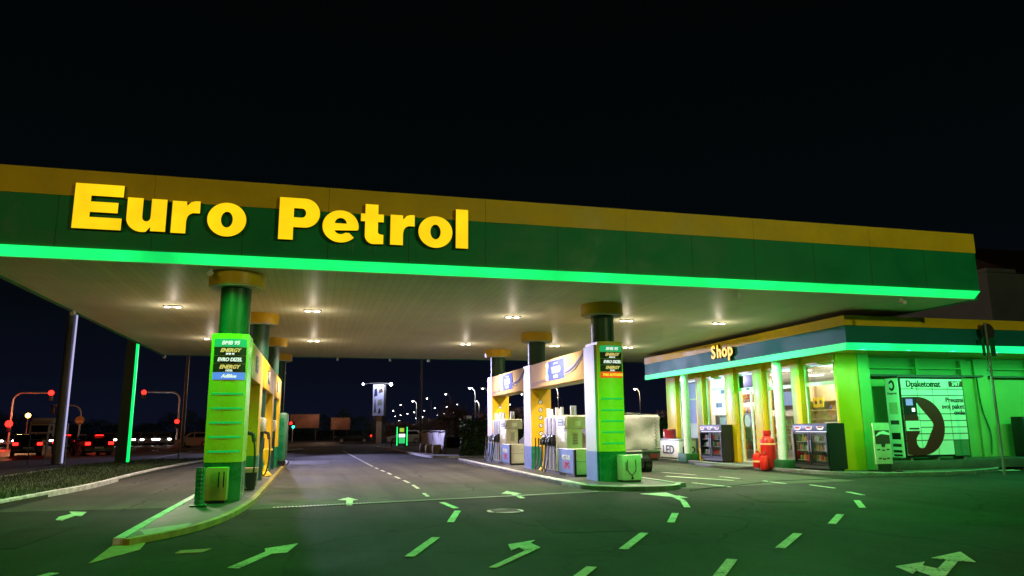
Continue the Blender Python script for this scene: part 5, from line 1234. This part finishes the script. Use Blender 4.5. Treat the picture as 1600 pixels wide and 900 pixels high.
# plain masts
for x, y, h, r, lb in ((-12.4, 76.6, 11, .19, 'plain grey mast behind the silver hatchback left of the left pillar'), (8.5, 63, 10.5, .09, 'tall thin pole left of the lavender banner'), (19.1, 61, 11, .10, 'thin dark pole seen through the right portal')):
    t = thing('lamp_mast', lb, 'mast', (x, y, 0)); part('pole', MB().cyl(x, y, 0, h, r, r * .7, 14), 'pole_grey', t); part('lamp_head', MB().box(x - .5, x + .1, y - .12, y + .12, h, h + .10, .02), 'grey', t)
# working flood mast beyond the left island
t = thing('flood_mast', 'flood light mast hidden beyond the left island, casting cool light', 'mast', (-3.2, 62, 0))
part('pole', MB().cyl(-3.2, 62, 0, 6.1, .09, .06, 12), 'pole_grey', t); part('arm', MB().tube([(-3.2, 62, 6.1), (-2.8, 62, 6.2)], .04, 8), 'pole_grey', t); part('lamp_head', MB().box(-3.3, -2.6, 61.85, 62.15, 6.05, 6.18, .02), 'grey', t)
spot((-3.0, 62, 6.0), (11.5, 26, 1.6), 56000, (.60, .56, 1.0), 42, 1, .15); spot((-3.1, 62, 6.0), (-9.5, 41, 0), 9000, (.60, .56, 1.0), 70, 1, .15)

# ------------------------------------------------------------------ background: car park lamps
lamps = [(21.5, 199.7), (21.7, 174.9), (22.6, 157.5), (23.3, 137.9), (23.9, 117.8), (26.0, 117.6), (25.8, 263.5), (37.0, 316.0), (38.2, 353.2), (38.6, 382.9), (36.6, 290.5), (37.0, 264.7), (36.0, 233.3), (37.3, 218.9), (36.4, 196.6), (55.3, 350.1), (53.3, 318.9), (52.9, 292.8), (56.4, 409.3), (59.2, 461.3), (36.8, 174.7), (62.0, 585.3), (36.5, 112.9), (38.1, 137.3), (50.2, 151.6), (51.5, 198.0), (52.8, 117.3)]
bases = {2: 'fourth tall lamp from the totem, above the thin pole', 4: 'big bluish lamp above the bare tree left of the right island', 22: 'lamp seen through the right portal above the bare tree', 26: 'warm lamp between the trailer and the shop'}
lp = None
for i, (x, y) in enumerate(lamps):
    if lp is None:
        o = lp = thing('street_lamp', 'x', 'street lamp', (x, y, 0), 0, 'street lamps over the far car park')
        part('pole', MB().tube([(.9, 0, 0), (.9, 0, 6.9), (.8, 0, 7.6), (.35, 0, 8.05)], .075, 8), 'pole_lamp', o, False)
        part('lamp_head', MB().box(-.35, .45, -.14, .14, 8.03, 8.15, .03), 'grey', o, False); part('bulb', MB().sphere((0, 0, 7.96), .12, 8, .6), 'lampwhite', o, False)
    else: o = copy_tree(lp)
    o.location = (x, y, 0)
    s_ = 1.0 + min(.9, max(0, (y - 120) / 300)); 
    for ch in o.children:
        if ch.name.startswith('bulb') and y > 200: ch.scale = (s_, s_, 1)
    o['label'] = bases.get(i, 'street lamp with a white light over the far car park behind the forecourt')
for x, y, c, pw in ((23.9, 117.4, (.9, .9, 1), 1800), (36.5, 112.5, (1, .8, .6), 1800), (52.8, 117, (1, .75, .5), 1200), (21.7, 174, (1, .9, .8), 1500), (37, 174, (1, .9, .8), 1500)):
    point((x, y, 7.6), pw, c, .25)
# totem advertising banner
t = thing('advertising_totem', 'tall lit vertical banner on a pale pole with two lamps on arms', 'advertising totem', (6.7, 85, 0))
part('pole', MB().box(6.47, 7.05, 84.9, 85.2, 0, 3.3), P('totem_pole', (.42, .30, .20), .6), t); part('pole_back', MB().box(7.06, 7.45, 85.0, 85.3, 0, 3.3), 'darkgrey', t)
bn = part('banner', MB().box(6.0, 7.2, 84.7, 84.9, 3.1, 6.6), 'lav', t); part('banner_side', MB().box(7.205, 7.45, 84.72, 85.2, 3.1, 6.6), 'darkgrey', t)
for k, (a, b, c, d) in enumerate(((6.1, 6.5, 5.2, 6.2), (6.6, 7.1, 5.6, 6.2), (6.15, 6.35, 3.4, 5.0), (6.5, 7.05, 4.2, 5.0), (6.6, 6.9, 3.3, 4.0))):
    part('banner_picture', MB().prism([(a, c), (b, c + .15), (b - .1, d), (a + .05, d - .2)], 84.68, 84.699, 'Y'), ('navy', 'brown', 'navy', 'silver', 'darkgrey')[k], bn)
part('lamp_arm', MB().tube([(4.9, 84.4, 6.62), (6.0, 84.6, 6.75), (7.9, 84.4, 6.72)], .04, 6), 'grey', t)
for x in (4.84, 7.95): part('lamp', MB().sphere((x, 84.3, 6.6), .17 if x > 6 else .11, 10), 'lampcool', t)
point((7.2, 83.6, 6.8), 260, (.85, .88, 1), .2); point((5.4, 83.6, 6.6), 120, (.85, .88, 1), .2)
# billboards
for a, b, z0_, z1_, lb in ((-3.74, .22, 1.85, 3.75, 'larger dim reddish billboard left of the black saloon'), (1.94, 4.58, 1.6, 3.25, 'smaller dim orange billboard above the black saloon')):
    t = thing('billboard', lb, 'billboard', ((a + b) / 2, 110, 0), group='dim billboards beyond the road')
    pn = part('panel', MB().box(a, b, 109.8, 110, z0_, z1_), P('billboard_print', (.32, .15, .10), .6, var=.5, vs=.8), t); part('frame', MB().box(a - .08, b + .08, 110.002, 110.1, z0_ - .08, z1_ + .08), 'darkgrey', t)
    for x in (a + .4, b - .4): part('leg', MB().box(x - .08, x + .08, 110.01, 110.15, 0, z0_), 'darkgrey', t)
point((.8, 106, 5.5), 260, (1, .62, .4), .3)  # unseen warm light added to brighten the billboards
# kiosk with neon edges
t = thing('neon_kiosk', 'small kiosk with green neon edges and a yellow top plate', 'kiosk', (7.55, 68.6, 0))
part('kiosk_body', MB().box(7.12, 7.98, 68.6, 69.2, .25, 1.75), 'black', t)
for x in (7.08, 7.99): part('neon_edge', MB().box(x, x + .07, 68.5, 68.6, .1, 1.78), EM('green_neon_kiosk', (.02, 1, .2), 1.8), t)
part('top_plate', MB().box(7.35, 7.75, 68.55, 68.598, 1.33, 1.68), EM('kiosk_plate', (.55, .85, .08), .7), t)
part('middle_plate', MB().box(7.28, 7.85, 68.55, 68.598, .85, 1.15), 'poster_lit', t); part('lower_plate', MB().box(7.28, 7.85, 68.55, 68.598, .3, .8), EM('kiosk_low', (.05, .9, .25), .7), t)
for x in (7.2, 7.8): part('leg', MB().box(x, x + .08, 68.8, 68.9, 0, .25), 'black', t)
# lavender banner fence with three drums
t = thing('banner_fence', 'pale banner stretched on a fence beyond the right lane', 'fence', (7.3, 48, 0))
vs_ = []; fs_ = []
for j in range(9):
    for i in range(25):
        u_, v_ = i / 24, j / 8; vs_.append((7.12 + .33 * u_ + .05 * math.sin(u_ * 22 + v_ * 4) * (.4 + v_), 52.4 - 7.9 * u_, .12 + 1.25 * v_ - .06 * math.sin(math.pi * u_ * 3) ** 2))
for j in range(8):
    for i in range(24): fs_.append((j * 25 + i, j * 25 + i + 1, (j + 1) * 25 + i + 1, (j + 1) * 25 + i))
part('banner', MB().add(vs_, fs_), P('banner_cloth', (.55, .55, .60), .6, var=.25, vs=1.5), t)
for i in range(5): part('post', MB().cyl(7.20 + .083 * i, 52.4 - 1.98 * i, 0, 1.5, .05, n=8), 'pole_grey', t)
part('rail', MB().tube([(7.2, 52.4, 1.45), (7.52, 44.5, 1.45)], .03, 8), 'pole_grey', t)
for k, (x, y) in enumerate(((6.75, 48.2), (6.88, 46.4), (7.12, 45.2))):
    dr = single('wooden_drum', MB().lathe(x, y, [(.24, 0.0), (.29, .12), (.30, .35), (.27, .62), (.25, .64)], 20), P('drum_ochre', (.20, .13, .05), .6, var=.3) if k == 0 else bpy.data.materials['drum_ochre'],
                ('leftmost', 'middle', 'rightmost')[k] + ' of three brown drums standing before the pale banner', 'drum', 'brown drums before the banner', base=(x, y, 0))
struct('kerb_far_right', ribbon(smooth([(5.2, 66), (5.75, 60), (6.0, 50), (6.2, 43), (6.7, 41), (7.6, 40.2)]), .15, -.05, .12, -1), 'kerb')
struct('far_pavement', MB().prism([(5.3, 66), (5.85, 60), (6.1, 50), (6.3, 43), (6.8, 41), (7.6, 40.3), (30, 40.3), (30, 66)], -.05, .09, 'Z'), 'gravel')
single('fire_post', MB().cyl(6.1, 63, 0, .7, .06, n=10), 'red', 'short red post at the kerb beside the neon kiosk', 'post', base=(6.1, 63, 0))
# hedge
def hedge(name, path, wd, h, label, N, solid=True):
    vs_ = []; fs_ = []
    P_ = [Vector(p) for p in path]
    L_ = [(P_[i + 1] - P_[i]).length for i in range(len(P_) - 1)]
    for k in range(N):
        r_ = rnd.random() * sum(L_); i = 0
        while r_ > L_[i]: r_ -= L_[i]; i += 1
        d_ = (P_[i + 1] - P_[i]).normalized(); nn = Vector((-d_.y, d_.x))
        s_ = rnd.choice((-1, 1, 0)); hh = h * (1 + .06 * math.sin(r_ * 2.1) + .05 * math.sin(r_ * 5.3))
        if s_ == 0: off = rnd.uniform(-.5, .5) * wd; z = hh + rnd.uniform(-.12, .10)
        else: off = s_ * wd * (.5 + rnd.uniform(-.12, .06)); z = rnd.uniform(.05, hh)
        c = Vector((*(P_[i] + d_ * r_ + nn * off), z)); a = Vector((rnd.uniform(-1, 1), rnd.uniform(-1, 1), rnd.uniform(-1, 1))).normalized(); b = a.orthogonal().normalized(); c2 = a.cross(b); s2 = rnd.uniform(.04, .09)
        q = len(vs_); vs_ += [c + b * s2, c + c2 * s2 * .6, c - b * s2, c - c2 * s2 * .6]; fs_.append((q, q + 1, q + 2, q + 3))
    t = thing(name, label, 'hedge', (path[0][0], path[0][1], 0))
    me = bpy.data.meshes.new('foliage'); me.from_pydata([tuple(v - t.location) for v in vs_], [], fs_); me.materials.append(M['hedge']); link(bpy.data.objects.new('foliage', me), t)
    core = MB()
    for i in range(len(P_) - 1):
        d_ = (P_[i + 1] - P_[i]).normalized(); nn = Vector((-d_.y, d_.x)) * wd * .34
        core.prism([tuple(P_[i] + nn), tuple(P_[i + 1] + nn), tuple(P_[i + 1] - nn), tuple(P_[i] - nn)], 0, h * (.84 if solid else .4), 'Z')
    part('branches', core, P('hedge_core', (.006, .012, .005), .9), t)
hedge('hedge', [(7.9, 41.8), (11.5, 41.0), (16, 38.5), (21, 36.5)], 1.3, 1.85, 'long dark clipped hedge beyond the right pump island', 26000, True)
hedge('hedge', [(9.5, 60), (20, 58), (34, 55)], 2, 2.3, 'rough dark hedge rising behind the pale banner', 14000, False)
# bare trees
def bare_tree(x, y, h, label, seed, spread=1.0, twigs=6):
    rn = random.Random(seed); mb = MB(); mt = MB()
    def grow(p, d, L_, r, lvl, mb_):
        n_ = 4; pts = [p]; dd = d.copy()
        for i in range(n_):
            dd = (dd + Vector((rn.uniform(-.22, .22), rn.uniform(-.22, .22), rn.uniform(-.05, .16)))).normalized(); pts.append(pts[-1] + dd * L_ / n_)
        mb_.tube(pts, r, 5 if lvl < 2 else 3, r * .5)
        if lvl >= 4: return
        for k in range(twigs if lvl < 3 else 5):
            q = pts[rn.randint(1 if lvl else 2, n_)]; a = rn.random() * 6.28
            nd = (dd * .7 + Vector((math.cos(a), math.sin(a), rn.uniform(-.1, .7))) * spread).normalized(); grow(q, nd, L_ * rn.uniform(.5, .72), r * .48, lvl + 1, mt)
    grow(Vector((x, y, 0)), Vector((0, 0, 1)), h * .42, h * .024, 0, mb)
    t = thing('bare_tree', label, 'tree', (x, y, 0), group='bare winter trees')
    part('trunk', mb, 'bark', t); part('crown', mt, P('twig', (.16, .085, .06), .8) if 'twig' not in bpy.data.materials else bpy.data.materials['twig'], t)
bare_tree(13.6, 66, 5.2, 'bare tree with reddish twigs left of the right portal', 3)
bare_tree(19.0, 62, 5.6, 'bare tree seen through the right portal above the dispensers', 5)
bare_tree(14.5, 90, 6.0, 'bare tree farther back behind the thin pole', 8)
bare_tree(21.5, 84, 5.5, 'bare tree between the two piers of the right portal', 11)
bare_tree(16.5, 74, 4.6, 'low bare tree just left of the rear pier of the right portal', 14)
point((15.2, 70, 6.5), 300, (1, .72, .5), .3); point((19.5, 68, 6.5), 260, (1, .72, .5), .3)  # unseen warm lights added among the bare trees
t = thing('white_container', 'pale container with two panels behind the bare tree', 'container', (19.6, 100, 0))
part('container_body', MB().box(18.6, 20.6, 100, 103, 0, 3.4), 'darkgrey', t)
for x in (18.85, 19.75): part('container_panel', MB().box(x, x + .75, 99.95, 99.999, 1.9, 3.3), EM('pale_lit_panel', (.8, .72, .6), .35), t)
# rough brush band behind everything on the right and dark woods on the horizon
def brush(name, x0, x1, y0, y1, h, N, label, mat):
    vs_ = []; fs_ = []
    for k in range(N):
        x = rnd.uniform(x0, x1); y = rnd.uniform(y0, y1); hh = h * (.7 + .3 * math.sin(x * .35) * math.sin(x * .11 + 1)) * (1 + .15 * math.sin(x * 1.7)); z = hh * rnd.random() ** .6
        a = Vector((rnd.uniform(-1, 1), rnd.uniform(-1, 1), rnd.uniform(-.3, 1))).normalized(); b = a.orthogonal().normalized(); s2 = rnd.uniform(.12, .4)
        c = Vector((x, y, z)); q = len(vs_); vs_ += [c - b * .05, c + b * .05, c + a * s2 * 2]; fs_.append((q, q + 1, q + 2))
    me = bpy.data.meshes.new(name); me.from_pydata(vs_, [], fs_); me.materials.append(M[mat]); tag(link(bpy.data.objects.new(name, me)), label, 'brush', kind='stuff')
brush('undergrowth', 8, 60, 104, 116, 4.2, 26000, 'dim reddish brown scrub along the far car park', 'bark')
brush('woodland', -60, 10, 135, 145, 4.5, 22000, 'dark band of woodland beyond the junction', 'hedge')

# ------------------------------------------------------------------ unseen fill lamps added behind the viewer, glow added at the junction
def fill_lamp(x, y, power, color, label):
    t = thing('street_lamp', label, 'street lamp', (x, y, 0)); part('pole', MB().cyl(x, y, 0, 9, .09, .06, 12), 'grey', t); part('lamp_head', MB().box(x - .3, x + .3, y - .3, y + .3, 9.0, 9.12, .02), 'grey', t)
    point((x, y, 8.7), power, color, .3)
fill_lamp(-14, -6, 2300, (1, .66, .20), 'unseen fill lamp added behind the viewpoint at the road')
fill_lamp(16, -6, 5000, (.84, 1, .38), 'unseen fill lamp added behind the viewpoint by the exit')
point((-29.5, 82.5, 2.3), 500, (1, .05, .03), .2)
point((-17, 66, 1.0), 60, (1, .1, .05), .2); point((-26, 76, 4.5), 900, (1, .45, .2), .3); point((-6, 84, 7), 900, (1, .5, .25), .3)  # unseen red and orange lights added over the junction

# ------------------------------------------------------------------ render settings
scene.render.engine = 'CYCLES'
scene.view_settings.view_transform = 'Standard'; scene.view_settings.look = 'None'; scene.view_settings.exposure = 0; scene.view_settings.gamma = 1
cy = scene.cycles; cy.use_denoising = True; cy.max_bounces = 6; cy.diffuse_bounces = 3; cy.glossy_bounces = 3; cy.transmission_bounces = 4; cy.transparent_max_bounces = 8
cy.sample_clamp_indirect = 4; cy.sample_clamp_direct = 0; cy.caustics_reflective = False; cy.caustics_refractive = False
try: cy.denoiser = 'OPENIMAGEDENOISE'
except Exception: pass
